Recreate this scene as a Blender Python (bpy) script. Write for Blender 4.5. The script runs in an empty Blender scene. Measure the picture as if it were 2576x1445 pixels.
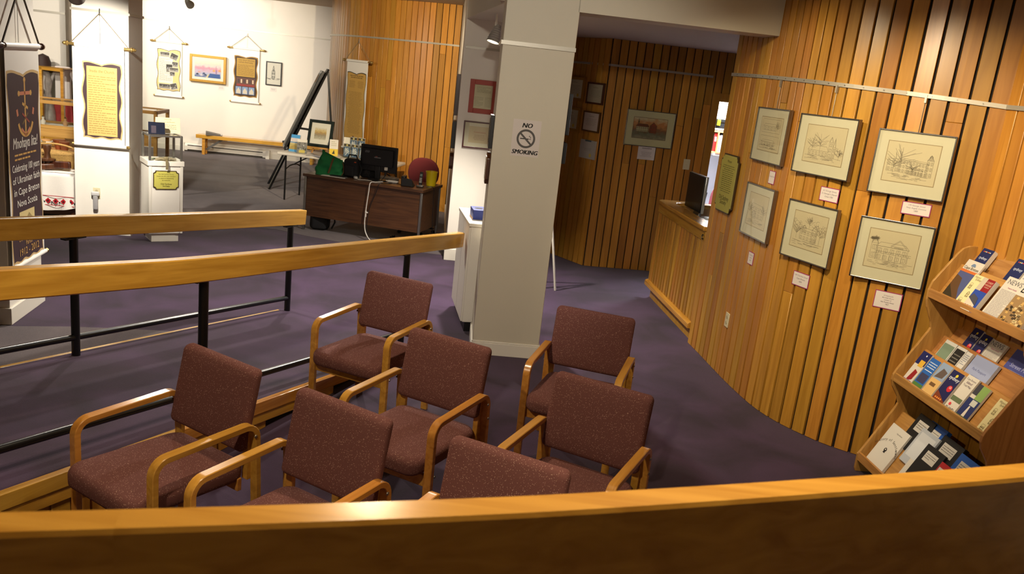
import bpy, bmesh, math, random
from mathutils import Vector, Matrix, Euler
random.seed(7)
S = bpy.context.scene
COL = S.collection
PI = math.pi
sin, cos, rad = math.sin, math.cos, math.radians

# ------------------------------------------------------------------ camera
FPX, PITCH, ROLL, EYE = 2073.5545, .2474, .1124, 2.2178
CF = Vector((0, cos(PITCH), -sin(PITCH)))
_u0 = Vector((0, sin(PITCH), cos(PITCH)))
CR = Vector((1, 0, 0)) * cos(ROLL) + _u0 * sin(ROLL)
CU = Vector((1, 0, 0)) * -sin(ROLL) + _u0 * cos(ROLL)
CP = Vector((0, 0, EYE))
cd = bpy.data.cameras.new('camera')
cam = bpy.data.objects.new('camera', cd)
COL.objects.link(cam)
cam.matrix_world = Matrix(((CR.x, CU.x, -CF.x, 0), (CR.y, CU.y, -CF.y, 0), (CR.z, CU.z, -CF.z, EYE), (0, 0, 0, 1)))
cd.sensor_fit = 'HORIZONTAL'; cd.sensor_width = 36; cd.lens = 36 * FPX / 2576
cd.clip_start = .05; cd.clip_end = 100
cd.dof.use_dof = True; cd.dof.focus_distance = 5.0; cd.dof.aperture_fstop = 6.3
S.camera = cam

# ------------------------------------------------------------------ world, exposure
wd = bpy.data.worlds.new('world'); S.world = wd; wd.use_nodes = True
wd.node_tree.nodes['Background'].inputs[0].default_value = (0, 0, 0, 1)
wd.node_tree.nodes['Background'].inputs[1].default_value = 0.0
S.view_settings.view_transform = 'Standard'; S.view_settings.look = 'None'
S.view_settings.gamma = 1; S.view_settings.use_curve_mapping = False
S.view_settings.exposure = 0.45
CEIL = 3.2
# room lighting: track heads on the ceiling  (position, target, watts, cone degrees, colour, label, name)
# the unnamed heads hang in view, as in the photograph; the named ones are on the ceiling above or beside the frame
WARM = (1, .82, .56); NEUT = (1, .925, .81)
TRACK = [
    ((-5.915, 14.4, 2.83), (-5.9, 17.4, 1.8), 150, 80, NEUT, 'pointed at the gold-framed harbour painting', None),
    ((-3.91, 7.2, 2.50), (-4.75, 9.05, 1.45), 430, 64, NEUT, 'hanging low in front of the square column scroll', None),
    ((-.44, 8.4, 2.60), (-1.0, 7.9, 0), 330, 132, NEUT, 'hanging between the white pier and the cream column', None),
    # gallery
    ((-7.6, 14.6, 3.0), (-7.0, 17.2, 1.9), 230, 80, NEUT, 'washing the gallery back wall above the photograph scroll', 'gallery_wall'),
    ((-6.8, 8.6, 3.0), (-6.4, 11.6, 1.0), 280, 110, NEUT, 'over the glass display case', 'display_case'),
    ((-8.4, 11.2, 3.0), (-8.6, 14.4, 1.9), 230, 85, NEUT, 'facing the costume cabinet wall', 'cabinet_wall'),
    # drum wall and desk
    ((-1.2, 9.0, 3.05), (-2.5, 13.2, 1.75), 520, 62, WARM, 'washing the drum wall behind the walnut desk', 'drum_wall'),
    # carpet by the ramp
    ((-2.2, 9.3, 3.05), (-2.1, 7.7, 0), 250, 88, NEUT, 'over the carpet between desk and ramp', 'carpet'),
    ((-3.4, 7.8, 3.05), (-3.0, 5.5, 0), 160, 88, NEUT, 'over the far handrail of the ramp', 'ramp'),
    # chairs and landing rail
    ((-.6, 3.9, 3.05), (-.8, 3.2, .4), 85, 120, WARM, 'over the middle row of armchairs', 'middle_row'),
    ((-1.3, 1.5, 3.05), (-.3, 3.2, .6), 110, 115, WARM, 'over the front row of armchairs', 'front_row'),
    ((.5, 2.0, 3.05), (.35, 1.15, 1.6), 140, 125, WARM, 'over the landing handrail', 'landing_rail'),
    # sketches on the curved wall, rack, column
    ((.85, 3.5, 3.05), (2.5, 5.2, 1.55), 190, 60, WARM, 'facing the long building sketch', 'sketch_wall'),
    ((.35, 5.4, 3.05), (1.9, 6.1, 1.3), 70, 95, WARM, 'facing the church sketch', 'church_sketch'),
    ((2.0, 3.6, 3.05), (2.7, 4.5, 1.0), 45, 100, WARM, 'over the brochure rack', 'brochure_rack'),
    ((-.1, 3.2, 3.05), (.05, 6.4, 1.5), 120, 66, NEUT, 'facing the no smoking notice', 'notice'),
]

# ------------------------------------------------------------------ measuring: picture point -> place
def ray(u, v): return CR * ((u - 1288) / FPX) - CU * ((v - 722.5) / FPX) + CF
def onz(u, v, z=0.0):
    d = ray(u, v); return CP + d * ((z - EYE) / d.z)
def ony(u, v, y):
    d = ray(u, v); return CP + d * (y / d.y)
class Plane:                       # upright wall plane; ex runs left to right for the viewer
    def __init__(s, P, ex):
        s.P = Vector((P[0], P[1], 0)); s.ex = Vector((ex[0], ex[1], 0)).normalized()
        s.n = Vector((s.ex.y, -s.ex.x, 0)); s.yaw = math.atan2(s.ex.y, s.ex.x)
    def hit(s, u, v, off=0.0):
        d = ray(u, v); return CP + d * (((s.P + s.n * off - CP).dot(s.n)) / d.dot(s.n))

# ------------------------------------------------------------------ materials
def lin(c): return tuple(((x / 255) / 12.92 if x / 255 <= .04045 else ((x / 255 + .055) / 1.055) ** 2.4) for x in c)
MATS = {}
def newmat(name):
    m = bpy.data.materials.new(name); m.use_nodes = True
    nt = m.node_tree; return m, nt, nt.nodes['Principled BSDF'], nt.nodes, nt.links
def N(nt, t, **kw):
    n = nt.nodes.new(t)
    for k, v in kw.items(): setattr(n, k, v)
    return n
def plain(name, c, rough=.5, metal=0, spec=.5, vary=.0, scale=6, bump=0, bscale=80, coat=0, sheen=0):
    if name in MATS: return MATS[name]
    m, nt, b, nd, lk = newmat(name)
    c = lin(c); b.inputs['Base Color'].default_value = (*c, 1)
    b.inputs['Roughness'].default_value = rough; b.inputs['Metallic'].default_value = metal
    b.inputs['Specular IOR Level'].default_value = spec; b.inputs['Coat Weight'].default_value = coat
    b.inputs['Sheen Weight'].default_value = sheen
    tc = N(nt, 'ShaderNodeTexCoord')
    if vary:
        no = N(nt, 'ShaderNodeTexNoise'); no.inputs['Scale'].default_value = scale; no.inputs['Detail'].default_value = 5
        lk.new(tc.outputs['Object'], no.inputs['Vector'])
        mx = N(nt, 'ShaderNodeMix', data_type='RGBA'); lk.new(no.outputs['Fac'], mx.inputs[0])
        mx.inputs[6].default_value = (*[x * (1 - vary) for x in c], 1); mx.inputs[7].default_value = (*[min(1, x * (1 + vary)) for x in c], 1)
        lk.new(mx.outputs[2], b.inputs['Base Color'])
    if bump:
        n2 = N(nt, 'ShaderNodeTexNoise'); n2.inputs['Scale'].default_value = bscale; n2.inputs['Detail'].default_value = 3
        lk.new(tc.outputs['Object'], n2.inputs['Vector'])
        bp = N(nt, 'ShaderNodeBump'); bp.inputs['Strength'].default_value = bump; bp.inputs['Distance'].default_value = .01
        lk.new(n2.outputs['Fac'], bp.inputs['Height']); lk.new(bp.outputs[0], b.inputs['Normal'])
    MATS[name] = m; return m
def wood(name, c1, c2, axis=2, rough=.38, tone=.28, coat=.15, fine=1.0):
    m, nt, b, nd, lk = newmat(name)
    tc = N(nt, 'ShaderNodeTexCoord'); oi = N(nt, 'ShaderNodeObjectInfo')
    sc = [16 * fine] * 3; sc[axis] = 1.1 * fine
    mp = N(nt, 'ShaderNodeMapping'); mp.inputs['Scale'].default_value = sc
    ml = N(nt, 'ShaderNodeMath', operation='MULTIPLY'); ml.inputs[1].default_value = 83
    lk.new(oi.outputs['Random'], ml.inputs[0])
    cb = N(nt, 'ShaderNodeCombineXYZ')
    for i in range(3): lk.new(ml.outputs[0], cb.inputs[i])
    lk.new(tc.outputs['Object'], mp.inputs['Vector']); lk.new(cb.outputs[0], mp.inputs['Location'])
    n1 = N(nt, 'ShaderNodeTexNoise'); n1.inputs['Scale'].default_value = 1.6; n1.inputs['Detail'].default_value = 7; n1.inputs['Distortion'].default_value = .9
    lk.new(mp.outputs[0], n1.inputs['Vector'])
    rp = N(nt, 'ShaderNodeValToRGB'); lk.new(n1.outputs['Fac'], rp.inputs[0])
    rp.color_ramp.elements[0].position = .3; rp.color_ramp.elements[0].color = (*lin(c1), 1)
    rp.color_ramp.elements[1].position = .68; rp.color_ramp.elements[1].color = (*lin(c2), 1)
    mr = N(nt, 'ShaderNodeMapRange'); lk.new(oi.outputs['Random'], mr.inputs[0])
    mr.inputs[3].default_value = 1 - tone; mr.inputs[4].default_value = 1 + tone * .75
    hv = N(nt, 'ShaderNodeHueSaturation'); lk.new(rp.outputs[0], hv.inputs['Color']); lk.new(mr.outputs[0], hv.inputs['Value'])
    mr2 = N(nt, 'ShaderNodeMapRange'); fr = N(nt, 'ShaderNodeMath', operation='FRACT'); lk.new(ml.outputs[0], fr.inputs[0])
    lk.new(fr.outputs[0], mr2.inputs[0]); mr2.inputs[3].default_value = .49; mr2.inputs[4].default_value = .508
    lk.new(mr2.outputs[0], hv.inputs['Hue'])
    lk.new(hv.outputs[0], b.inputs['Base Color'])
    b.inputs['Roughness'].default_value = rough; b.inputs['Coat Weight'].default_value = coat; b.inputs['Coat Roughness'].default_value = .25
    bp = N(nt, 'ShaderNodeBump'); bp.inputs['Strength'].default_value = .08; bp.inputs['Distance'].default_value = .004
    lk.new(n1.outputs['Fac'], bp.inputs['Height']); lk.new(bp.outputs[0], b.inputs['Normal'])
    MATS[name] = m; return m
def carpet(name, c1, c2, speck=(120, 110, 120), amt=.25):
    m, nt, b, nd, lk = newmat(name)
    tc = N(nt, 'ShaderNodeTexCoord')
    n1 = N(nt, 'ShaderNodeTexNoise'); n1.inputs['Scale'].default_value = 1.7; n1.inputs['Detail'].default_value = 6; n1.inputs['Distortion'].default_value = .8
    n2 = N(nt, 'ShaderNodeTexNoise'); n2.inputs['Scale'].default_value = 210; n2.inputs['Detail'].default_value = 2
    lk.new(tc.outputs['Object'], n1.inputs['Vector']); lk.new(tc.outputs['Object'], n2.inputs['Vector'])
    rp = N(nt, 'ShaderNodeValToRGB'); lk.new(n1.outputs['Fac'], rp.inputs[0])
    rp.color_ramp.elements[0].position = .35; rp.color_ramp.elements[0].color = (*lin(c1), 1)
    rp.color_ramp.elements[1].position = .65; rp.color_ramp.elements[1].color = (*lin(c2), 1)
    r2 = N(nt, 'ShaderNodeMapRange'); lk.new(n2.outputs['Fac'], r2.inputs[0]); r2.inputs[1].default_value = .55; r2.inputs[2].default_value = .75; r2.inputs[4].default_value = amt
    mx = N(nt, 'ShaderNodeMix', data_type='RGBA'); lk.new(r2.outputs[0], mx.inputs[0]); lk.new(rp.outputs[0], mx.inputs[6]); mx.inputs[7].default_value = (*lin(speck), 1)
    lk.new(mx.outputs[2], b.inputs['Base Color']); b.inputs['Roughness'].default_value = .95; b.inputs['Specular IOR Level'].default_value = .1
    b.inputs['Sheen Weight'].default_value = .15
    bp = N(nt, 'ShaderNodeBump'); bp.inputs['Strength'].default_value = .4; bp.inputs['Distance'].default_value = .004
    lk.new(n2.outputs['Fac'], bp.inputs['Height']); lk.new(bp.outputs[0], b.inputs['Normal'])
    MATS[name] = m; return m
def fabric(name, base, dark, fleck, scale=330, amt=.9):
    m, nt, b, nd, lk = newmat(name)
    tc = N(nt, 'ShaderNodeTexCoord')
    n1 = N(nt, 'ShaderNodeTexNoise'); n1.inputs['Scale'].default_value = scale * .8; n1.inputs['Detail'].default_value = 2
    n2 = N(nt, 'ShaderNodeTexVoronoi'); n2.inputs['Scale'].default_value = scale * .42
    n3 = N(nt, 'ShaderNodeTexNoise'); n3.inputs['Scale'].default_value = 7
    for n in (n1, n2, n3): lk.new(tc.outputs['Object'], n.inputs['Vector'])
    mx = N(nt, 'ShaderNodeMix', data_type='RGBA'); lk.new(n1.outputs['Fac'], mx.inputs[0]); mx.inputs[6].default_value = (*lin(dark), 1); mx.inputs[7].default_value = (*lin(base), 1)
    sp = N(nt, 'ShaderNodeSeparateColor'); lk.new(n2.outputs['Color'], sp.inputs[0])
    gt = N(nt, 'ShaderNodeMath', operation='GREATER_THAN'); lk.new(sp.outputs[0], gt.inputs[0]); gt.inputs[1].default_value = .86
    ls = N(nt, 'ShaderNodeMath', operation='LESS_THAN'); lk.new(n2.outputs['Distance'], ls.inputs[0]); ls.inputs[1].default_value = .34
    mu = N(nt, 'ShaderNodeMath', operation='MULTIPLY'); lk.new(gt.outputs[0], mu.inputs[0]); lk.new(ls.outputs[0], mu.inputs[1])
    mu2 = N(nt, 'ShaderNodeMath', operation='MULTIPLY'); lk.new(mu.outputs[0], mu2.inputs[0]); mu2.inputs[1].default_value = amt
    m2 = N(nt, 'ShaderNodeMix', data_type='RGBA'); lk.new(mu2.outputs[0], m2.inputs[0]); lk.new(mx.outputs[2], m2.inputs[6]); m2.inputs[7].default_value = (*lin(fleck), 1)
    lk.new(m2.outputs[2], b.inputs['Base Color']); b.inputs['Roughness'].default_value = .95; b.inputs['Specular IOR Level'].default_value = .15
    b.inputs['Sheen Weight'].default_value = .25; b.inputs['Sheen Tint'].default_value = (*lin(base), 1)
    bp = N(nt, 'ShaderNodeBump'); bp.inputs['Strength'].default_value = .5; bp.inputs['Distance'].default_value = .003
    lk.new(n1.outputs['Fac'], bp.inputs['Height']); lk.new(bp.outputs[0], b.inputs['Normal'])
    MATS[name] = m; return m
def glassmat():
    m, nt, b, nd, lk = newmat('glass'); nd.remove(b)
    out = nd['Material Output']; tr = N(nt, 'ShaderNodeBsdfTransparent'); tr.inputs[0].default_value = (.96, .97, .96, 1)
    gl = N(nt, 'ShaderNodeBsdfGlossy'); gl.inputs['Roughness'].default_value = .03
    fr0 = N(nt, 'ShaderNodeFresnel'); fr0.inputs[0].default_value = 1.45
    ge = N(nt, 'ShaderNodeNewGeometry'); iv = N(nt, 'ShaderNodeMath', operation='SUBTRACT'); iv.inputs[0].default_value = 1; lk.new(ge.outputs['Backfacing'], iv.inputs[1])
    fr = N(nt, 'ShaderNodeMath', operation='MULTIPLY'); lk.new(fr0.outputs[0], fr.inputs[0]); lk.new(iv.outputs[0], fr.inputs[1])
    mx = N(nt, 'ShaderNodeMixShader'); lk.new(fr.outputs[0], mx.inputs[0]); lk.new(tr.outputs[0], mx.inputs[1]); lk.new(gl.outputs[0], mx.inputs[2])
    lk.new(mx.outputs[0], out.inputs[0]); MATS['glass'] = m; return m
def emit(name, c, s):
    m, nt, b, nd, lk = newmat(name); b.inputs['Base Color'].default_value = (*c, 1)
    b.inputs['Emission Color'].default_value = (*c, 1); b.inputs['Emission Strength'].default_value = s
    MATS[name] = m; return m
def printmat():
    m, nt, b, nd, lk = newmat('print_ink')
    at = N(nt, 'ShaderNodeAttribute', attribute_name='Col'); lk.new(at.outputs['Color'], b.inputs['Base Color'])
    b.inputs['Roughness'].default_value = .55; b.inputs['Specular IOR Level'].default_value = .3
    MATS['print'] = m; return m
def painted(name, ramp, scale=5, seed=0, vert=True, grain=2.5):   # loose watercolour: colour follows height plus noise
    m, nt, b, nd, lk = newmat(name)
    tc = N(nt, 'ShaderNodeTexCoord'); sx = N(nt, 'ShaderNodeSeparateXYZ'); lk.new(tc.outputs['Generated'], sx.inputs[0])
    no = N(nt, 'ShaderNodeTexNoise', noise_dimensions='4D'); no.inputs['W'].default_value = seed; no.inputs['Scale'].default_value = scale; no.inputs['Detail'].default_value = 6
    lk.new(tc.outputs['Generated'], no.inputs['Vector'])
    a = N(nt, 'ShaderNodeMath', operation='MULTIPLY_ADD'); lk.new(no.outputs['Fac'], a.inputs[0]); a.inputs[1].default_value = grain * .3
    lk.new(sx.outputs['Z'], a.inputs[2])
    s2 = N(nt, 'ShaderNodeMath', operation='SUBTRACT'); lk.new(a.outputs[0], s2.inputs[0]); s2.inputs[1].default_value = grain * .15
    rp = N(nt, 'ShaderNodeValToRGB'); lk.new(s2.outputs[0], rp.inputs[0])
    el = rp.color_ramp.elements
    while len(el) < len(ramp): el.new(.5)
    for e, (p, c) in zip(el, ramp): e.position = p; e.color = (*lin(c), 1)
    lk.new(rp.outputs[0], b.inputs['Base Color']); b.inputs['Roughness'].default_value = .6
    MATS[name] = m; return m

BOARD = wood('maple_board', (168, 115, 38), (190, 136, 52), 2, .36, .24)
WOODX = wood('varnished_timber', (176, 122, 42), (206, 152, 62), 0, .22, .12, .35)
ARMW = wood('bentwood', (178, 122, 46), (208, 152, 66), 1, .25, .08, .35)
OAKX = wood('pale_oak', (162, 112, 54), (190, 140, 76), 0, .4, .1, .1, 1.6)
OAKZ = wood('pale_oak_upright', (158, 108, 52), (184, 134, 72), 2, .4, .08, .1, 1.6)
CASEW = wood('pine_case', (176, 126, 62), (206, 156, 86), 0, .4, .08, .1)
WALNUT = wood('walnut_laminate', (62, 38, 22), (96, 62, 36), 0, .32, .06, .1, 1.3)
DARKW = wood('dark_wood', (52, 26, 14), (92, 50, 26), 2, .35, .1, .2)
GILT = plain('gilt', (170, 128, 50), .4, .5, vary=.25, scale=60)
BRASS = plain('brass', (176, 146, 86), .3, .8)
WHITE = plain('white_paint', (226, 220, 208), .6, vary=.03, scale=3, bump=.05, bscale=120)
CREAM = plain('cream_paint', (198, 190, 170), .6, vary=.04, scale=2, bump=.05, bscale=150)
TRIMW = plain('trim_paint', (222, 216, 202), .35)
CEILM = plain('ceiling_paint', (176, 160, 140), .8, vary=.04)
GROOVE = plain('groove_dark', (24, 15, 8), .9)
PURPLE = carpet('purple_carpet', (46, 32, 48), (68, 48, 74), (92, 70, 98), .22)
GREYC = carpet('grey_carpet', (80, 71, 74), (98, 88, 90), (136, 126, 126), .4)
MAROON = fabric('maroon_tweed', (124, 80, 74), (82, 52, 50), (206, 170, 152), 720, .9)
MAROON2 = plain('maroon_cloth', (110, 38, 44), .9, bump=.3, bscale=300)
BLACKM = plain('black_enamel', (14, 14, 14), .28, spec=.5)
BLACKP = plain('black_plastic', (20, 20, 21), .38)
BLACKR = plain('black_fabric', (18, 17, 18), .85, bump=.4, bscale=200)
STEEL = plain('brushed_steel', (150, 148, 142), .35, .9)
RAILM = plain('aluminium', (176, 170, 156), .45, .5)
SILVERF = plain('silver_frame', (150, 148, 146), .22, .95)
PAPER = plain('paper', (224, 218, 206), .7)
OFFW = plain('office_paint', (218, 222, 228), .6)
YELLOW = plain('yellow_plastic', (232, 206, 20), .35)
GREEN = plain('green_cloth', (22, 118, 62), .8, vary=.12, scale=9, bump=.25, bscale=260)
GLASS = glassmat(); INK = printmat()
BULB = emit('lamp_glow', (1, .86, .62), 30)
BANNERW = plain('banner_vinyl', (228, 224, 216), .5)
BLUEC = plain('blue_board', (20, 66, 140), .5); REDC = plain('red_board', (150, 26, 30), .5)

# ------------------------------------------------------------------ mesh building
class MB:
    def __init__(s): s.v = []; s.f = []; s.c = []
    def add(s, vs, fs, col=None):
        o = len(s.v); s.v += [tuple(p) for p in vs]; s.f += [tuple(i + o for i in f) for f in fs]; s.c += [col] * len(fs); return s
    def box(s, x0, x1, y0, y1, z0, z1, col=None):
        v = [(x, y, z) for x in (x0, x1) for y in (y0, y1) for z in (z0, z1)]
        return s.add(v, [(0, 1, 3, 2), (4, 6, 7, 5), (0, 4, 5, 1), (2, 3, 7, 6), (0, 2, 6, 4), (1, 5, 7, 3)], col)
    def hexa(s, P):                # 8 corners: bottom ring 4, top ring 4
        return s.add(P, [(3, 2, 1, 0), (4, 5, 6, 7), (0, 1, 5, 4), (1, 2, 6, 5), (2, 3, 7, 6), (3, 0, 4, 7)])
    def tube(s, pts, r, n=10, cap=True):
        pts = [Vector(p) for p in pts]; rings = []; up = None
        for i, p in enumerate(pts):
            t = (pts[min(i + 1, len(pts) - 1)] - pts[max(i - 1, 0)]).normalized()
            if up is None: up = t.orthogonal().normalized()
            up = (up - t * up.dot(t)).normalized(); w = t.cross(up)
            rr = r[i] if isinstance(r, (list, tuple)) else r
            rings.append([p + (up * cos(2 * PI * k / n) + w * sin(2 * PI * k / n)) * rr for k in range(n)])
        fs = [(i * n + k, i * n + (k + 1) % n, (i + 1) * n + (k + 1) % n, (i + 1) * n + k) for i in range(len(pts) - 1) for k in range(n)]
        if cap: fs += [tuple(range(n))[::-1], tuple((len(pts) - 1) * n + k for k in range(n))]
        return s.add([q for R in rings for q in R], fs)
    def bar(s, a, b, wdt, thk, up=(0, 0, 1)):     # rectangular bar a->b
        a, b = Vector(a), Vector(b); t = (b - a).normalized(); u = Vector(up); u = (u - t * u.dot(t)).normalized(); w = t.cross(u)
        c = [w * (i * wdt / 2) + u * (j * thk / 2) for i, j in ((-1, -1), (1, -1), (1, 1), (-1, 1))]
        return s.hexa([a + q for q in c] + [b + q for q in c])
    def sweep(s, path, sec, closed=False):        # path of (point, side, up); sec list of (a,b)
        n = len(sec); vs = []
        for p, sd, u in path: vs += [Vector(p) + Vector(sd) * a + Vector(u) * b for a, b in sec]
        m = len(path); fs = [(i * n + k, i * n + (k + 1) % n, (i + 1) * n + (k + 1) % n, (i + 1) * n + k) for i in range(m - 1) for k in range(n)]
        fs += [tuple(range(n))[::-1], tuple((m - 1) * n + k for k in range(n))]
        return s.add(vs, fs)
    def lathe(s, prof, n=20, c=(0, 0, 0), M=None):
        vs = []
        for r, z in prof:
            for k in range(n):
                p = Vector((r * cos(2 * PI * k / n), r * sin(2 * PI * k / n), z))
                if M: p = M @ p
                vs.append(p + Vector(c))
        m = len(prof); fs = [(i * n + k, i * n + (k + 1) % n, (i + 1) * n + (k + 1) % n, (i + 1) * n + k) for i in range(m - 1) for k in range(n)]
        fs += [tuple(range(n))[::-1], tuple((m - 1) * n + k for k in range(n))]
        return s.add(vs, fs)
    def prism(s, poly, h0, h1, axis=2):           # poly in the two other axes
        def P(a, b, h): return (h, a, b) if axis == 0 else (a, h, b) if axis == 1 else (a, b, h)
        n = len(poly); vs = [P(a, b, h0) for a, b in poly] + [P(a, b, h1) for a, b in poly]
        return s.add(vs, [tuple(range(n))[::-1], tuple(range(n, 2 * n))] + [(k, (k + 1) % n, n + (k + 1) % n, n + k) for k in range(n)])
    def pillow(s, w, d, h, rc, e, fn=None, m=4, nc=5):   # soft slab centred on the origin
        def outline(ins):
            o = []; r = max(rc - ins, .004)
            for cx_, cy_, a0 in ((1, 1, 0), (-1, 1, 90), (-1, -1, 180), (1, -1, 270)):
                for k in range(nc + 1):
                    a = rad(a0 + 90 * k / nc); o.append((cx_ * (w / 2 - ins - r) + r * cos(a), cy_ * (d / 2 - ins - r) + r * sin(a)))
            return o
        vs = []; rings = 0; n = 4 * (nc + 1)
        lv = [(-1, k) for k in range(m + 1)] + [(1, k) for k in range(m, -1, -1)]
        inner = [.55, .25]
        seq = []
        for sg, k in lv:
            a = PI / 2 * k / m
            seq.append((e * (1 - sin(a)) if k < m else 0, sg * (h / 2 - e + e * cos(a)), 1))
        top = [(seq[-1][0], seq[-1][1], q) for q in inner]; bot = [(seq[0][0], seq[0][1], q) for q in inner[::-1]]
        for ins, z, q in bot + seq + top:
            vs += [(x * q, y * q, z) for x, y in outline(ins)]; rings += 1
        if fn: vs = [fn(*p) for p in vs]
        fs = [(i * n + k, i * n + (k + 1) % n, (i + 1) * n + (k + 1) % n, (i + 1) * n + k) for i in range(rings - 1) for k in range(n)]
        fs += [tuple(range(n))[::-1], tuple((rings - 1) * n + k for k in range(n))]
        return s.add(vs, fs)
    def xf(s, M):
        s.v = [tuple(M @ Vector(p)) for p in s.v]; return s
    def build(s, name, mat, parent=None, bevel=0, smooth=True, seg=2, angle=38, loc=None, yaw=0, recalc=True):
        me = bpy.data.meshes.new(name); me.from_pydata(s.v, [], s.f)
        if recalc:
            bm = bmesh.new(); bm.from_mesh(me); bmesh.ops.recalc_face_normals(bm, faces=bm.faces[:]); bm.to_mesh(me); bm.free()
        me.materials.append(mat)
        if any(c is not None for c in s.c):
            at = me.color_attributes.new('Col', 'FLOAT_COLOR', 'CORNER'); i = 0
            for p, c in zip(me.polygons, s.c):
                c = c or (1, 1, 1)
                for li in p.loop_indices: at.data[li].color = (*c, 1)
        if smooth:
            me.polygons.foreach_set('use_smooth', [True] * len(me.polygons)); me.set_sharp_from_angle(angle=rad(angle))
        o = bpy.data.objects.new(name, me); COL.objects.link(o)
        if parent is not None: o.parent = parent
        if loc is not None: o.location = loc
        if yaw: o.rotation_euler = (0, 0, yaw)
        if bevel:
            b = o.modifiers.new('bevel', 'BEVEL'); b.width = bevel; b.segments = seg; b.limit_method = 'ANGLE'; b.angle_limit = rad(40)
        return o
def tag(o, label, cat, group=None):
    o['label'] = label; o['category'] = cat
    if group: o['group'] = group
    return o
def struct(o): o['kind'] = 'structure'; return o
def thing(name, label, cat, loc=(0, 0, 0), yaw=0, group=None, tilt=0):
    o = bpy.data.objects.new(name, None); COL.objects.link(o); o.empty_display_size = .1
    o.location = loc; o.rotation_euler = (tilt, 0, yaw); return tag(o, label, cat, group)
def dup(root, loc, yaw, label=None):
    r = root.copy(); COL.objects.link(r); r.location = loc; r.rotation_euler = (0, 0, yaw)
    if label: r['label'] = label
    for ch in list(root.children):
        c = ch.copy(); COL.objects.link(c); c.parent = r
        for g in list(ch.children):
            q = g.copy(); COL.objects.link(q); q.parent = c
    return r
def smooth_path(pts, n=12):
    P = [Vector(p) for p in pts]; out = []
    for i in range(len(P) - 1):
        a = P[max(i - 1, 0)]; b = P[i]; c = P[i + 1]; d = P[min(i + 2, len(P) - 1)]
        for k in range(n):
            t = k / n; out.append(.5 * ((2 * b) + (c - a) * t + (2 * a - 5 * b + 4 * c - d) * t * t + (3 * b - a - 3 * c + d) * t ** 3))
    return out + [P[-1]]

# ------------------------------------------------------------------ flat print: words, shapes and strokes as one thin sheet of ink
_tx = {}
def textmesh(s, shear=0):
    if (s, shear) in _tx: return _tx[(s, shear)]
    cu = bpy.data.curves.new('t', 'FONT'); cu.body = s; cu.size = 1; cu.resolution_u = 2; cu.shear = shear; cu.align_x = 'CENTER'
    ob = bpy.data.objects.new('t', cu); COL.objects.link(ob)
    dg = bpy.context.evaluated_depsgraph_get(); me = bpy.data.meshes.new_from_object(ob.evaluated_get(dg))
    r = ([(v.co.x, v.co.y) for v in me.vertices], [tuple(p.vertices) for p in me.polygons])
    bpy.data.objects.remove(ob); bpy.data.curves.remove(cu); bpy.data.meshes.remove(me)
    _tx[(s, shear)] = r; return r
class Print:                       # local x right, z up, facing -y; y0 = plane
    def __init__(s, y0=0.0): s.m = MB(); s.y = y0; s.k = 0
    def poly(s, pts, c):
        s.k += 1; y = s.y - .00025 * s.k
        s.m.add([(x, y, z) for x, z in pts], [tuple(range(len(pts)))], lin(c)); return s
    def rect(s, x0, x1, z0, z1, c): return s.poly([(x0, z0), (x1, z0), (x1, z1), (x0, z1)], c)
    def text(s, t, x, z, size, c, shear=0, wmax=None, bold=0):
        vs, fs = textmesh(t, shear); s.k += 1; y = s.y - .00025 * s.k
        w = max(p[0] for p in vs) - min(p[0] for p in vs); sx = size
        if wmax and w * size > wmax: sx = wmax / w
        for dx in ((0,) if not bold else (-bold, bold)):
            s.m.add([(x + dx + a * sx, y - abs(dx) * .02, z + b * size) for a, b in vs], fs, lin(c))
        return s
    def line(s, pts, w, c):
        y = s.y - .00025 * (s.k + 1); cc = lin(c)
        for (a, b), (d, e) in zip(pts[:-1], pts[1:]):
            L = math.hypot(d - a, e - b) or 1e-6; nx, nz = -(e - b) / L * w / 2, (d - a) / L * w / 2
            s.m.add([(a + nx, y, b + nz), (a - nx, y, b - nz), (d - nx, y, e - nz), (d + nx, y, e + nz)], [(0, 1, 2, 3)], cc)
        return s
    def block(s, x0, x1, z1, z0, rows, c, h=.45, center=False, rnd=random):   # rows of unreadably small words
        s.k += 1; y = s.y - .00025 * s.k; dz = (z1 - z0) / rows; cc = lin(c)
        for r in range(rows):
            za = z1 - dz * (r + .5) - dz * h / 2; a, b = x0, x1
            if center: q = rnd.uniform(.0, .3) * (x1 - x0) / 2; a += q; b -= q
            elif rnd.random() < .2: b = x0 + (x1 - x0) * rnd.uniform(.4, .8)
            x = a
            while x < b - (x1 - x0) * .03:
                L = min(rnd.uniform(.06, .2) * (x1 - x0), b - x)
                s.m.add([(x, y, za), (x + L, y, za), (x + L, y, za + dz * h), (x, y, za + dz * h)], [(0, 1, 2, 3)], cc); x += L + (x1 - x0) * .025
        return s
    def build(s, name, parent): return s.m.build(name, INK, parent, smooth=False, recalc=False)
def ring(cx_, cz, r, n=24, a0=0, a1=360): return [(cx_ + r * cos(rad(a0 + (a1 - a0) * k / n)), cz + r * sin(rad(a0 + (a1 - a0) * k / n))) for k in range(n + 1)]

# ================================================================== THE PLACE
# ramp frame: s uphill along the ramp, w across it towards the chairs
R0 = Vector((-1.957, 6.974, 0)); RD = Vector((-.352, -.936, 0)); RN = Vector((.936, -.352, 0)); SL = .0885
def RP(s, w, h=0.0, flat=False): return R0 + RD * s + RN * w + Vector((0, 0, (0 if flat else SL * max(s, 0)) + h))
RAMP_YAW = math.atan2(-RD.y, -RD.x)          # downhill is local +x

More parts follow.
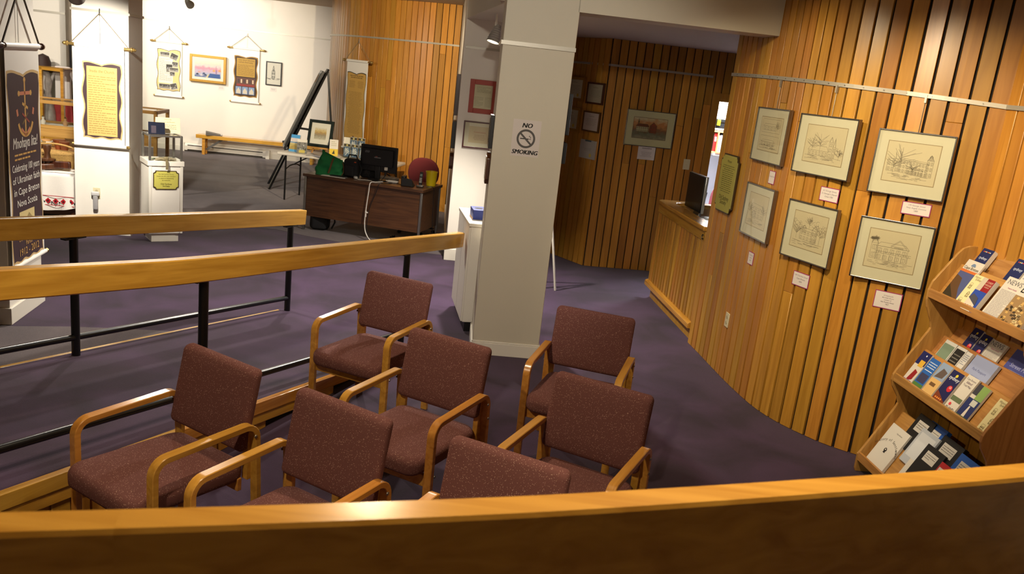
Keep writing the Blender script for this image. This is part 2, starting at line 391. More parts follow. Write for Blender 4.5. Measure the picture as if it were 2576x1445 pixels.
# ---- floors
fl = struct(MB().box(-11, 6.5, -1.5, 19, -.1, 0).build('floor', PURPLE, smooth=False))
def flat(name, pts, z, mat): return struct(MB().prism([(p[0], p[1]) for p in pts], 0.0, z, 2).build(name, mat, smooth=False))
flat('floor_gallery', [(-11, 9.3), (-6, 9.3), (-4.6, 9.55), (-4.0, 9.95), (-3.5, 10.35), (-3.1, 10.4), (-2.7, 10.22), (-2.1, 10.03), (-1.5, 9.98), (-.9, 10.0), (-1.2, 13.4), (-1.2, 19), (-11, 19)], .003, GREYC)
flat('floor_entry', [(-11, 5.6), (-3.7, 5.85), (-3.34, 5.98), (-2.93, 6.075), (-2.45, 6.16)] + [tuple(RP(s, .0, 0, True))[:2] for s in (.9, 2.6, 4.6)] + [(-11, 2.2)], .003, GREYC)

# ---- ceilings
struct(MB().box(-11, 6.5, -1.5, 6.55, CEIL, CEIL + .1).add([], []).build('ceiling', CEILM, smooth=False))
struct(MB().box(-11, -.35, 6.55, 19, CEIL, CEIL + .1).build('ceiling_gallery', CEILM, smooth=False))
struct(MB().box(-.35, 6.5, 6.9, 14, 2.80, 2.9).build('ceiling_corridor', CEILM, smooth=False))

# ---- outer walls that close the room behind and beside the landing
struct(MB().box(-11.1, 6.6, -1.6, -1.5, 0, CEIL).build('wall_rear', WHITE, smooth=False))
struct(MB().box(-11.1, -11, -1.5, 19, 0, CEIL).build('wall_outer_left', WHITE, smooth=False))
struct(MB().box(3.05, 3.15, -1.5, 2.25, 0, CEIL).build('wall_outer_right', WHITE, smooth=False))

# ---- plank walls: a dark backing with every board a piece of its own
def plank_wall(name, path, z1, pitch=.106, gap=.007, z0=0.0, split=.4, holes=(), backing=True, seed=1, mat=None, thick=.018):
    rnd = random.Random(seed)
    P = [Vector((p[0], p[1])) for p in path]
    L = [0]
    for a, b in zip(P[:-1], P[1:]): L.append(L[-1] + (b - a).length)
    def at(t):
        i = 0
        while i < len(L) - 2 and L[i + 1] < t: i += 1
        d = (P[i + 1] - P[i]); return P[i] + d * ((t - L[i]) / max(d.length, 1e-9)), d.normalized()
    bk = MB(); n = max(2, int(L[-1] / .1)); vs = []
    for k in range(n + 1):
        p, d = at(L[-1] * k / n); nn = Vector((d.y, -d.x))
        a = p - nn * .002; b = p - nn * .09; zt = z1(L[-1] * k / n) if callable(z1) else z1
        vs += [(a.x, a.y, z0), (a.x, a.y, zt), (b.x, b.y, zt), (b.x, b.y, z0)]
    fs = [(i * 4 + k, i * 4 + (k + 1) % 4, i * 4 + 4 + (k + 1) % 4, i * 4 + 4 + k) for i in range(n) for k in range(4)] + [(0, 1, 2, 3), (n * 4 + 3, n * 4 + 2, n * 4 + 1, n * 4)]
    wall = struct(bk.add(vs, fs).build(name, GROOVE, smooth=False))
    nb = round(L[-1] / pitch); pt = L[-1] / nb
    for k in range(nb):
        t = (k + .5) * pt; p, d = at(t); yaw = math.atan2(d.y, d.x); zt = z1(t) if callable(z1) else z1
        segs = [(z0 + .001, zt)]
        for (ta, tb, za, zb) in holes:
            if ta < t < tb: segs = [(a, b) for a, b in ((z0 + .001, za), (zb, zt)) if b - a > .05]
        for a, b in segs:
            cuts = [a, b]
            if b - a > 1.4 and rnd.random() < split: cuts = [a, a + (b - a) * rnd.uniform(.22, .78), b]
            if b - a > 2.4 and rnd.random() < split * .35: cuts = sorted(set(cuts + [a + (b - a) * rnd.uniform(.3, .7)]))
            for q, r_ in zip(cuts[:-1], cuts[1:]):
                hh = r_ - q; w = pt - gap
                MB().box(-w / 2, w / 2, -thick, 0, 0, hh - .0008).build('board', mat or BOARD, wall, bevel=.0025, seg=1, loc=(p.x, p.y, q), yaw=yaw)
    return wall, at, L[-1]

# curved wall with the sketches (far end to near end)
RW = smooth_path([(1.712, 7.429), (1.756, 7.108), (1.798, 6.771), (1.84, 6.455), (1.885, 6.185), (1.93, 5.97), (1.98, 5.81), (2.06, 5.645), (2.17, 5.487), (2.301, 5.343), (2.455, 5.238), (2.64, 5.14), (2.80, 5.06)], 8)
w_r, RWat, RWl = plank_wall('wall_right', RW, CEIL, gap=.014, seed=3)
w_r2, _, _ = plank_wall('wall_right_return', [(2.80, 5.06), (2.90, 4.4), (2.96, 3.6), (3.0, 2.2)], CEIL, pitch=.10, gap=.012, seed=4)
class CurvePlane(Plane): pass
def rw_plane(u, v):                 # tangent plane of the curved wall where the picture ray meets it
    d = ray(u, v); best = None
    for k in range(400):
        p, t = RWat(RWl * k / 399); e = abs(d.x * p.y - d.y * p.x) / math.hypot(d.x, d.y)
        if best is None or e < best[0]: best = (e, p, t)
    _, p, t = best; pl = Plane(p, t); pl.P = pl.P + pl.n * .0185; return pl
# corridor walls
CW0 = Vector((.872, 10.322)); CWD = Vector((.9893, .1457))
plank_wall('wall_corridor', [tuple(CW0), tuple(CW0 + CWD * 1.335)], 2.80, seed=5, split=.25, gap=.012)
plank_wall('wall_corridor_lintel', [tuple(CW0 + CWD * 1.335), tuple(CW0 + CWD * 2.5)], 2.80, z0=2.305, seed=6, split=0, gap=.012)
PC = Plane(tuple(CW0 + Vector((CWD.y, -CWD.x)) * .0185), CWD)
sd = Vector((.872 - .506, 10.322 - 10.818)).normalized()
SW0 = CW0 - sd * 1.75
plank_wall('wall_corridor_side', [tuple(SW0), tuple(CW0)], 2.80, seed=8, split=.3, gap=.011)
PS = Plane(tuple(CW0 + Vector((sd.y, -sd.x)) * .0185), sd)
# door casing of the office
ca = struct(MB().box(0, .095, -.03, .06, 0, 2.31).box(.095, 1.2, -.03, .06, 2.21, 2.31).build('door_1', BOARD, bevel=.003, loc=(*(CW0 + CWD * 1.337), 0), yaw=math.atan2(CWD.y, CWD.x)))
# drum wall behind the desk
DR = 3.217; DC = Vector((-1.214 + .1736 * DR, 13.2 + .985 * DR))
drum = [(DC.x + DR * sin(rad(a)), DC.y - DR * cos(rad(a))) for a in [-108 + 98 * k / 60 for k in range(61)]]
plank_wall('wall_drum', drum, CEIL, seed=9, split=.22, gap=.012)
def drum_plane(u, v, off=.0):
    d = ray(u, v); best = None
    for k in range(500):
        a = rad(-108 + 98 * k / 499); p = Vector((DC.x + DR * sin(a), DC.y - DR * cos(a))); e = abs(d.x * p.y - d.y * p.x)
        if best is None or e < best[0]: best = (e, p, Vector((cos(a), sin(a))))
    pl = Plane(best[1], best[2]); pl.P = pl.P + pl.n * .0185; return pl
# white walls
BWY = .115
BW = Plane((-6.5, 17.3), (cos(BWY), sin(BWY)))
def wallbox(name, pl, a, b, z0, z1, mat, t=.12):
    return struct(MB().box(a, b, 0, t, z0, z1).build(name, mat, smooth=False, loc=pl.P, yaw=pl.yaw))
wallbox('wall_back', BW, -2.0, 5.2, 0, CEIL, WHITE)
struct(MB().box(-2, 5.2, -.015, 0, 0, .11).build('baseboard_back', TRIMW, bevel=.004, loc=BW.P, yaw=BW.yaw))
LWy = 14.6
lx = ony(168, 200, LWy).x
LW = Plane((lx, LWy), (cos(.05), sin(.05)))
wallbox('wall_left', LW, -3.2, 0, 0, CEIL, WHITE)
struct(MB().box(-.1, 0, 0, 3.2, 0, CEIL).build('wall_left_return', WHITE, smooth=False, loc=LW.P, yaw=LW.yaw))

# pier beside the desk, beam over it, column with the no smoking notice
PY = math.atan2(.0805, 1) ; pier_d = Vector((-1.214 + .85, 13.2 - 9.75)).normalized()
PF = Plane((-.85, 9.75), (-pier_d.y * -1, -pier_d.x))
PF = Plane((-.85, 9.75), (pier_d.y, -pier_d.x))
PFL = Plane((-.85, 9.75), (-pier_d.x, -pier_d.y)); PFL = Plane(tuple((PFL.P)[:2]), (-pier_d.x, -pier_d.y))
struct(MB().box(0, .8, 0, 3.4, 0, CEIL).build('wall_pier', WHITE, smooth=False, loc=(-.85, 9.75, 0), yaw=PF.yaw, bevel=.004))
struct(MB().box(-.014, .814, -.014, 3.4, 0, .14).build('baseboard_pier', TRIMW, bevel=.004, loc=(-.85, 9.75, 0), yaw=PF.yaw))
CY = .0806; CO = Vector((-.2728, 6.4182, 0)); CWID = .5474
PCol = Plane((CO.x, CO.y), (cos(CY), sin(CY)))
col1 = struct(MB().box(0, CWID, 0, .5, 0, CEIL).build('wall_column', CREAM, bevel=.004, loc=CO, yaw=CY))
struct(MB().box(-.014, CWID + .014, -.014, .514, 0, .105).box(-.008, CWID + .008, -.008, .508, .105, .118).build('baseboard_column', TRIMW, bevel=.003, loc=CO, yaw=CY))
struct(MB().box(CWID - .01, 2.13, 0, .32, 2.742, CEIL).build('wall_beam', CREAM, smooth=False, loc=CO, yaw=CY))
bl = MB().hexa([(-.30, 6.9, 2.79), (.2, 6.95, 2.79), (-.3, 9.8, 2.81), (-.85, 9.77, 2.81), (-.30, 6.9, CEIL), (.2, 6.95, CEIL), (-.3, 9.8, CEIL), (-.85, 9.77, CEIL)])
struct(bl.build('wall_beam_side', CREAM, smooth=False))
# gallery columns
def gcol(name, corner, yaw, left, size=.58):
    x0, x1 = (-size, 0)
    struct(MB().box(x0, x1, 0, size, 0, CEIL).build(name, WHITE, bevel=.004, loc=corner, yaw=yaw))
    struct(MB().box(x0 - .016, x1 + .016, -.016, size + .016, 0, .13).build('baseboard_' + name[5:], TRIMW, bevel=.004, loc=corner, yaw=yaw))
GY = rad(11)
L1c = Vector((-3.745, 5.885, 0)); L2c = Vector((-4.405, 9.15, 0))
gcol('wall_column_banner', L1c, GY, True, .64); gcol('wall_column_scroll', L2c, GY, True, .57)
PL1 = Plane((L1c.x, L1c.y), (-sin(GY), cos(GY)))      # right-hand face of the near column
PL2 = Plane((L2c.x, L2c.y), (cos(GY), sin(GY)))
# office behind the doorway
OF = Vector((2.2, 10.75))
struct(MB().box(1.9, 5, 12.12, 12.2, 0, 2.75).build('wall_office_back', OFFW, smooth=False))
struct(MB().box(4.9, 5, 10.6, 12.2, 0, 2.75).build('wall_office_side', OFFW, smooth=False))
struct(MB().box(1.86, 1.94, 10.75, 12.2, 0, 2.75).build('wall_office_left', OFFW, smooth=False))

# ---- hanging rails
def rail_strip(name, pts, h=.026, t=.012, mat=RAILM):
    m = MB(); P = [Vector(p) for p in pts]; path = []
    for i, p in enumerate(P):
        d = (P[min(i + 1, len(P) - 1)] - P[max(i - 1, 0)]); d.z = 0; d.normalize(); path.append((p, Vector((d.y, -d.x, 0)), Vector((0, 0, 1))))
    o = m.sweep(path, [(0, -h / 2), (t, -h / 2), (t, h / 2), (0, h / 2)]).build(name, mat, smooth=False); return struct(o)
pts = []
for k in range(41):
    t = RWl * k / 40; p, d = RWat(t); n = Vector((d.y, -d.x)); q = p + n * .018; pts.append((q.x, q.y, 2.452 - .085 * (t / RWl) ** 1.5))
rt = rail_strip('trim_1', pts)
for k in range(2, 40, 2):
    p = Vector(pts[k]); d = (Vector(pts[k + 1]) - Vector(pts[k - 1])).normalized(); n = Vector((d.y, -d.x, 0))
    MB().tube([p + n * .011, p + n * .016], .004, 8).build('screw', STEEL, rt)
rail_strip('trim_16', [(2.782, 5.05, 2.367), (2.882, 4.4, 2.36), (2.942, 3.6, 2.35)])
rail_strip('trim_2', [(CW0.x - sd.x * 1.7 + sd.y * .02, CW0.y - sd.y * 1.7 - sd.x * .02, 2.495), (CW0.x + .012, CW0.y - .022, 2.495), tuple(CW0 + CWD * 1.30 + Vector((CWD.y, -CWD.x)) * .02) + (2.495,)])
rail_strip('trim_3', [(DC.x + (DR + .019) * sin(rad(a)), DC.y - (DR + .019) * cos(rad(a)), 2.60) for a in [-100 + 90 * k / 30 for k in range(31)]])
def pl_pt(pl, x, z, off=0): return pl.P + pl.ex * x + pl.n * off + Vector((0, 0, z))
rail_strip('trim_4', [pl_pt(BW, -1.9, 2.56, .001), pl_pt(BW, 3.2, 2.56, .001)], .022)
rail_strip('trim_5', [pl_pt(PF, .02, 2.50, .001), pl_pt(PF, .79, 2.50, .001)])
rail_strip('trim_6', [pl_pt(PCol, -.012, 2.468, .001), pl_pt(PCol, CWID + .004, 2.468, .001)], .03)
rail_strip('trim_7', [pl_pt(PL2, -.58, 2.42, .001), pl_pt(PL2, .012, 2.42, .001)], .026)
rail_strip('trim_8', [pl_pt(LW, -3, 2.44, .001), pl_pt(LW, 0, 2.44, .001)], .035)
PCL = Plane((CO.x, CO.y), (sin(CY), -cos(CY)))       # left side of the column, seen edge-on
rail_strip('trim_9', [pl_pt(PCL, -.5, 2.468, .001), pl_pt(PCL, .01, 2.468, .001)], .03)
PL2R = Plane((L2c.x, L2c.y), (-sin(GY), cos(GY)))
rail_strip('trim_10', [pl_pt(PL2R, 0, 2.42, .001), pl_pt(PL2R, .58, 2.42, .001)], .026)

# ---- ramp
rw0, rw1, rS = -.05, 1.33, 7.0
ramp = struct(MB().hexa([RP(-.1, rw0, -.02, True), RP(-.1, rw1, -.02, True), RP(rS, rw1, -.02, True), RP(rS, rw0, -.02, True), RP(-.1, rw0, .004, True), RP(-.1, rw1, .004, True), RP(rS, rw1), RP(rS, rw0)]).build('floor_ramp', PURPLE, smooth=False))
def strip(name, s0, s1, w0_, w1_, h0, h1, mat, parent=None, bevel=.003):   # timber lying along the ramp, axis local x
    o = RP(s0, 0); m = MB(); L = (s1 - s0); up = SL * L
    def q(x, w, h, sl=True): return (-x, -w, (SL * x if sl else 0) + h)
    P = [q(0, w0_, h0), q(0, w1_, h0), q(L, w1_, h0), q(L, w0_, h0), q(0, w0_, h1), q(0, w1_, h1), q(L, w1_, h1), q(L, w0_, h1)]
    return m.hexa(P).build(name, mat, parent, bevel=bevel, loc=o, yaw=RAMP_YAW)
kerb = struct(strip('trim_11', .02, rS, -.085, -.05, -.12, .008, WOODX))
cb = struct(strip('trim_12', .75, 2.7, 1.33, 1.372, -.062, .012, WOODX)); struct(strip('trim_13', 2.702, rS, 1.33, 1.372, -.062, .012, WOODX))
struct(strip('trim_14', 1.3, 3.1, 1.33, 1.364, -.128, -.066, WOODX)); struct(strip('trim_15', 3.102, rS, 1.33, 1.364, -.128, -.066, WOODX))
rs = struct(MB().add([RP(1.0, 1.332, 0, True), RP(rS, 1.332, 0, True), RP(rS, 1.332, -.01), RP(1.0, 1.332, -.01), RP(1.0, 1.30, 0, True), RP(rS, 1.30, 0, True), RP(rS, 1.30, -.01), RP(1.0, 1.30, -.01)], [(0, 1, 2, 3), (4, 5, 6, 7), (0, 1, 5, 4), (1, 2, 6, 5), (0, 3, 7, 4)]).build('wall_ramp', GROOVE, smooth=False))
s_ = 2.0
while s_ < rS - .1:
    zt = SL * s_ - .12
    if zt > .03: MB().box(-.048, .048, -.352, -.334 + .002, 0.001, zt).build('board', BOARD, rs, bevel=.002, seg=1, loc=R0 + RD * (s_ + .05) + RN * (1.333 - .334 + .0), yaw=RAMP_YAW)
    s_ += .106
# landing where the ramp turns
struct(MB().prism([tuple(RP(rS, -.05, 0, True))[:2], tuple(RP(rS, 1.36, 0, True))[:2], (-2.05, .49), (-1.12, .74), (-.58, .89), (.036, 1.07), (.56, 1.25), (.96, 1.40), (1.54, 1.64), (2.24, 1.96), (2.95, 2.29), (2.95, -1.4), (-5, -1.4)], 0, .62).build('floor_landing', PURPLE, smooth=False))

# ---- handrails
def post(parent, base, top, r=.026):
    po = MB().tube([base, top], r, 14).build('post', BLACKM, parent)
    t = Vector(top); u = RD.normalized()
    MB().bar(t - u * .075 + Vector((0, 0, -.004)), t + u * .075 + Vector((0, 0, -.004)), .045, .008).build('flange', BLACKM, po)
def timber(parent, a, b, h=.131, t=.07, name='rail'):
    a, b = Vector(a), Vector(b); L = (b - a).length; d = (b - a).normalized()
    o = MB().box(0, L, -t / 2, t / 2, -h / 2, h / 2).build(name, WOODX, parent, bevel=.006)
    o.rotation_mode = 'QUATERNION'; o.rotation_quaternion = Matrix((d, Vector((0, 0, 1)).cross(d).normalized(), d.cross(Vector((0, 0, 1)).cross(d).normalized()))).transposed().to_quaternion(); o.location = a; return o
def RPf(s, w, h): return R0 + RD * s + RN * w + Vector((0, 0, SL * s + h))
h1 = thing('handrail', 'black pipe handrail with a timber top along the far edge of the ramp', 'handrail', (0, 0, 0))
timber(h1, RPf(-.2, -.02, .846), RPf(6.9, -.02, .846))
for s in (0, 2.18, 4.36, 6.5): post(h1, RPf(s, 0, -.01 if s else -.005), RPf(s, 0, .78))
MB().tube([RPf(0, 0, .13), RPf(6.5, 0, .13)], .021, 12).build('lower_bar', BLACKM, h1)
h2 = thing('handrail', 'black pipe handrail with a timber top between the ramp and the maroon chairs', 'handrail', (0, 0, 0))
ra, rd = RPf(-.7, 1.29, .846), (RPf(2.6, 1.275, .846) - RPf(-.7, 1.29, .846)).normalized()
rM = Matrix((rd, Vector((0, 0, 1)).cross(rd).normalized(), rd.cross(Vector((0, 0, 1)).cross(rd).normalized()))).transposed()
rp_ = [rM.transposed() @ (q - ra) for q in smooth_path([RPf(-.7, 1.29, .846), RPf(1.0, 1.284, .846), RPf(2.5, 1.275, .846), RPf(3.0, 1.25, .852), RPf(3.6, 1.21, .864), RPf(4.6, 1.14, .885)], 5)]
ro2 = MB().sweep([(q, (0, 1, 0), (0, 0, 1)) for q in rp_], [(-.029, -.0655), (.029, -.0655), (.035, -.0595), (.035, .0595), (.029, .0655), (-.029, .0655), (-.035, .0595), (-.035, -.0595)]).build('rail', WOODX, h2, angle=25)
ro2.location = ra; ro2.rotation_mode = 'QUATERNION'; ro2.rotation_quaternion = rM.to_quaternion()
for s, w in ((.256, 1.29), (2.457, 1.265), (4.3, 1.2)): post(h2, RPf(s, w, -.01), RPf(s, w, .785))
MB().tube([RPf(.256, 1.29, .13), RPf(4.4, 1.19, .135)], .021, 12).build('lower_bar', BLACKM, h2)
# balustrade of the landing, right in front of the camera
h3 = thing('handrail', 'thick gently bent timber handrail around the raised landing behind the chairs', 'handrail', (0, 0, 0))
ne = [(-2.9, .69), (-1.6, 1.045), (-.832, 1.254), (-.386, 1.38), (.052, 1.512), (.407, 1.632), (.806, 1.775), (1.374, 1.987), (2.2, 2.33), (3.2, 2.79), (4.1, 3.22)]
RK_ = .7; npth = smooth_path([Vector((x * RK_, y * RK_, 1.6173 - .105)) for x, y in ne], 6)
def seg3(pth, name):
    path = []
    for i, p in enumerate(pth):
        d = (pth[min(i + 1, len(pth) - 1)] - pth[max(i - 1, 0)]).normalized(); path.append((p, Vector((-d.y, d.x, 0)), Vector((0, 0, 1))))
    MB().sweep(path, [(0.004, -.105), (.052, -.105), (.056, -.1), (.056, .100), (.052, .105), (.005, .105), (0, .099), (0, -.1)]).build(name, WOODX, h3, angle=25)
i0 = min(range(len(npth)), key=lambda i: abs(npth[i].x + .46))
seg3(npth[:i0 + 1], 'rail'); seg3(npth[i0:], 'rail')
for x in (-1.6, -.9, .2, 1.3, 2.4):
    q = min(npth, key=lambda p: abs(p.x - x)); MB().tube([(q.x - .01, q.y + .03, .61), (q.x - .01, q.y + .03, 1.42)], .026, 14).build('post', BLACKM, h3)

# ================================================================== CHAIRS
def arc_path(pts, r, n=6):          # polyline in (y,z) with rounded corners
    out = [Vector(pts[0])]
    for i in range(1, len(pts) - 1):
        a, b, c = Vector(pts[i - 1]), Vector(pts[i]), Vector(pts[i + 1]); u = (a - b).normalized(); v = (c - b).normalized()
        ang = u.angle(v); t = r / math.tan(ang / 2); p0 = b + u * t; p1 = b + v * t; cen = b + (u + v).normalized() * (r / sin(ang / 2))
        for k in range(n + 1):
            w = (p0 - cen).lerp(p1 - cen, k / n); out.append(cen + w.normalized() * r)
    return out + [Vector(pts[-1])]
AW, AL = .287, .50
def make_chair():
    t = thing('armchair', 'x', 'chair', (0, 0, 0), 0, 'maroon tweed armchairs set out in rows beside the ramp')
    p = arc_path([(0, 0), (0, .617), (AL, .632), (AL + .03, 0)], .062)
    for sx in (-1, 1):
        path = []
        for i, q in enumerate(p):
            d = (p[min(i + 1, len(p) - 1)] - p[max(i - 1, 0)]).normalized(); path.append(((sx * (AW - .021), q.x, q.y), (1, 0, 0), (0, -d.y, d.x)))
        MB().sweep(path, [(-.018, -.014), (.018, -.014), (.021, -.011), (.021, .011), (.018, .014), (-.018, .014), (-.021, .011), (-.021, -.011)]).build('side_frame', ARMW, t, angle=30)
        sf = t.children[-1]
        for y, z in ((AL - .012, .58), (AL + .004, .50), (.02, .36)):
            MB().lathe([(.008, 0), (.007, .003), (.003, .005)], 10, (sx * AW, y, z), Matrix.Rotation(sx * PI / 2, 3, 'Y')).build('screw', STEEL, sf)
    for y0, y1, z0, z1 in ((.0, .022, .30, .36), (.43, .452, .32, .38)):
        MB().box(-AW + .04, AW - .04, y0, y1, z0, z1).build('rail', ARMW, t, bevel=.003)
    for sx in (-1, 1): MB().box(min(sx * .215, sx * .25), max(sx * .215, sx * .25), .478, .50, .36, .60).build('back_support', ARMW, t, bevel=.002)
    def fs(x, y, z):
        q = .012 * (1 - (x / .25) ** 2) if z > 0 else 0; dr = -.5 * max(0, -y - .17) ** 2 * 2.5
        return (x, y + .205, z + .41 + q + dr - .03 * (y + .1))
    MB().pillow(.492, .565, .085, .07, .03, fs).build('seat', MAROON, t, angle=60)
    def fb(x, y, z):                # local slab: y -> height, z -> thickness
        h = .68 + y; tt = z + .018 * (1 - (x / .25) ** 2) * 0
        return (x, .458 + (h - .5) * .16 + .42 * (h - .62) ** 2 - tt * .97 - .25 * x * x + .012, h)
    MB().pillow(.50, .366, .054, .028, .023, fb, nc=6).build('backrest', MAROON, t, angle=60)
    return t
CH = {'A': (-1.5395, 3.0413, -.5452), 'B': (-.8862, 2.6596, -.5103), 'G': (-.1574, 2.3533, -.4266),
      'C': (-.5285, 3.6557, -.4619), 'F': (.2563, 3.2222, -.4525), 'D': (-.9492, 4.7961, -.3985), 'E': (.3983, 4.4576, -.2735)}
CL = {'A': 'maroon tweed armchair with bentwood arms, end seat of the front row against the ramp kerb',
      'B': 'maroon tweed armchair with bentwood arms, middle seat of the front row of three',
      'G': 'maroon tweed armchair in the front row of three, the one farthest from the ramp',
      'C': 'maroon tweed armchair of the middle row, on the side towards the ramp',
      'F': 'maroon tweed armchair of the middle row, on the side towards the plank wall',
      'D': 'maroon tweed armchair of the back row, by the low end of the ramp',
      'E': 'maroon tweed armchair of the back row, beside the cream column base'}
ch0 = make_chair()
for i, (k, (x, y, a)) in enumerate(CH.items()):
    if i == 0: ch0.location = (x, y, 0); ch0.rotation_euler = (0, 0, a); ch0['label'] = CL[k]
    else: dup(ch0, (x, y, 0), a, CL[k])

# ================================================================== FRAMED WORK
def measure(pl, c, off):
    tl, tr, br, bl_ = [pl.hit(*q, off) for q in c]
    cen = (tl + tr + br + bl_) / 4; w = ((tr - tl).dot(pl.ex) + (br - bl_).dot(pl.ex)) / 2; h = (tl.z + tr.z - br.z - bl_.z) / 2
    return cen, w, h
def framed(name, label, cat, pl, corners, fmat, fw=.02, depth=.025, matc=(206, 198, 172), art=None, inset=.12, group=None, glass=True, wh=None):
    cen, w, h = measure(pl, corners, depth)
    if wh: w, h = wh
    base = cen - pl.n * depth - Vector((0, 0, h / 2))
    t = thing(name, label, cat, base, pl.yaw, group)
    f = MB().box(-w / 2, -w / 2 + fw, -depth, 0, 0, h).box(w / 2 - fw, w / 2, -depth, 0, 0, h).box(-w / 2 + fw, w / 2 - fw, -depth, 0, h - fw, h).box(-w / 2 + fw, w / 2 - fw, -depth, 0, 0, fw)
    f.build('frame', fmat, t, bevel=min(.003, fw * .2), smooth=False)
    mb_ = MB().box(-w / 2 + fw, w / 2 - fw, -depth + .010, -.001, fw, h - fw).build('mat_board', plain('mat_%d_%d_%d' % matc, matc, .7), t, smooth=False)
    if art: art(mb_, w, h, fw, -depth + .0095)
    if glass: MB().box(-w / 2 + fw, w / 2 - fw, -depth + .004, -depth + .006, fw, h - fw).build('glass_pane', GLASS, t, smooth=False)
    return t
# pencil sketches of buildings
PENCIL = (150, 138, 114); PAPERC = (202, 188, 154)
def seg_house(L, x, y, w, h, roof=.3, nx=4, ny=2, skew=.0, gable=False, rnd=random):
    def q(a, b): return (x + a * w, y + b * h + skew * a)
    L.append([q(0, 0), q(1, 0), q(1, 1), q(0, 1), q(0, 0)])
    if gable: L += [[q(-.05, 1), q(.5, 1 + roof), q(1.05, 1)], [q(.04, 1), q(.5, 1 + roof * .85), q(.96, 1)]]
    else: L += [[q(-.04, 1), q(.1, 1 + roof), q(.9, 1 + roof), q(1.04, 1), q(-.04, 1)]]
    for i in range(nx):
        for j in range(ny):
            a = (i + .5) / nx; b = (j + .45) / ny; ww = .28 / nx; hh = .28 / ny
            L += [[q(a - ww, b - hh), q(a + ww, b - hh), q(a + ww, b + hh), q(a - ww, b + hh), q(a - ww, b - hh)], [q(a, b - hh), q(a, b + hh)]]
def seg_tree(L, x, y, s, rnd, bare=True):
    L.append([(x, y), (x + .01 * s, y + .5 * s)])
    for k in range(16):
        a = rnd.uniform(.3, 2.8); r = s * rnd.uniform(.25, .6); b = y + s * rnd.uniform(.25, .6)
        L.append([(x, b), (x + r * .5 * cos(a) + rnd.uniform(-.02, .02), b + r * .45 * sin(a)), (x + r * cos(a), b + r * .8 * sin(a) + .02)])
    if not bare:
        for k in range(9):
            cx_ = x + rnd.uniform(-.25, .25) * s; cz = y + s * rnd.uniform(.5, .95); L.append(ring(cx_, cz, s * rnd.uniform(.06, .14), 8, rnd.uniform(0, 90), rnd.uniform(200, 340)))
def seg_ground(L, rnd, y0=.08, y1=.2, n=26):
    for k in range(n):
        x = rnd.uniform(.03, .8); y = rnd.uniform(y0, y1); L.append([(x, y), (x + rnd.uniform(.05, .2), y + rnd.uniform(-.015, .015))])
def sketch(kind):
    rnd = random.Random(40 + kind); L = []
    if kind == 6:
        seg_house(L, .2, .22, .62, .36, .30, 5, 2, .0); seg_house(L, .48, .58, .3, .04, 4.5, 1, 1, 0, True); seg_house(L, .08, .24, .13, .4, .5, 1, 2, 0, True)
        for k in range(14): L.append([(.2 + k * .05, .4), (.2 + k * .05, .45)])
        L += [[(.16, .45), (.9, .45)], [(.16, .4), (.9, .4)]]
        for k in range(6): L.append([(.24 + k * .12, .22), (.24 + k * .12, .4)])
        for k in range(5): L.append([(.42 - k * .015, .22 - k * .02), (.54 - k * .015, .22 - k * .02)])
        for k in range(4): seg_tree(L, .08 + k * .03, .68, .12, rnd, False)
    elif kind == 3:
        seg_house(L, .28, .25, .55, .32, .12, 9, 3, -.05); seg_house(L, .05, .25, .22, .26, .2, 3, 2); seg_house(L, .8, .2, .12, .42, .3, 2, 3, 0, True); seg_house(L, .83, .63, .06, .08, .6, 1, 1, 0, True)
        seg_house(L, .45, .22, .3, .14, .2, 6, 1, -.02); seg_tree(L, .3, .25, .7, rnd); seg_tree(L, .18, .22, .5, rnd); seg_tree(L, .55, .2, .35, rnd)
    elif kind == 2:
        seg_house(L, .12, .2, .5, .13, 1.0, 6, 1); seg_house(L, .62, .18, .09, .42, .35, 1, 3, 0, True); seg_house(L, .73, .18, .06, .3, .8, 1, 2, 0, True); seg_tree(L, .4, .3, .55, rnd); seg_tree(L, .2, .3, .4, rnd); seg_tree(L, .9, .15, .3, rnd, False)
    elif kind == 5:
        seg_house(L, .25, .25, .5, .26, .3, 5, 2, -.03); seg_house(L, .6, .22, .16, .34, .45, 2, 2, 0, True); seg_house(L, .3, .45, .12, .12, .7, 1, 1, 0, True); seg_tree(L, .15, .25, .5, rnd, False); seg_tree(L, .85, .2, .6, rnd, False); seg_tree(L, .5, .6, .3, rnd, False)
    elif kind == 4:
        seg_house(L, .18, .3, .66, .3, .35, 4, 2, -.04); seg_house(L, .25, .24, .2, .16, .5, 1, 1, 0, True); seg_tree(L, .12, .3, .4, rnd, False); seg_tree(L, .85, .3, .5, rnd)
    else:
        seg_house(L, .15, .62, .6, .12, .6, 4, 1); seg_tree(L, .8, .62, .25, rnd, False); L.append([(.08, .55), (.92, .55), (.92, .95), (.08, .95), (.08, .55)])
        seg_house(L, .15, .15, .6, .12, .5, 5, 1); L.append([(.08, .08), (.92, .08), (.92, .45), (.08, .45), (.08, .08)])
    seg_ground(L, rnd); return L
def sketch_art(kind, top=.16, side=.15, bot=.2):
    def f(t, w, h, fw, y):
        iw, ih = w - 2 * fw, h - 2 * fw; x0, x1 = -iw / 2 + iw * side, iw / 2 - iw * side; z0, z1 = fw + ih * bot, h - fw - ih * top
        p = Print(y); p.rect(x0 - .004, x1 + .004, z0 - .004, z1 + .004, (150, 130, 96)); p.rect(x0, x1, z0, z1, PAPERC)
        for pl_ in sketch(kind): p.line([(x0 + (x1 - x0) * min(max(a, .01), .99), z0 + (z1 - z0) * min(max(b, .01), .99)) for a, b in pl_], .0022, PENCIL)
        p.build('drawing', t)
    return f
SK = 'silver-framed pencil sketches on the curved plank wall'
s8 = lambda x, y: (1840 + x / 2.535, 230 + y / 2.535)
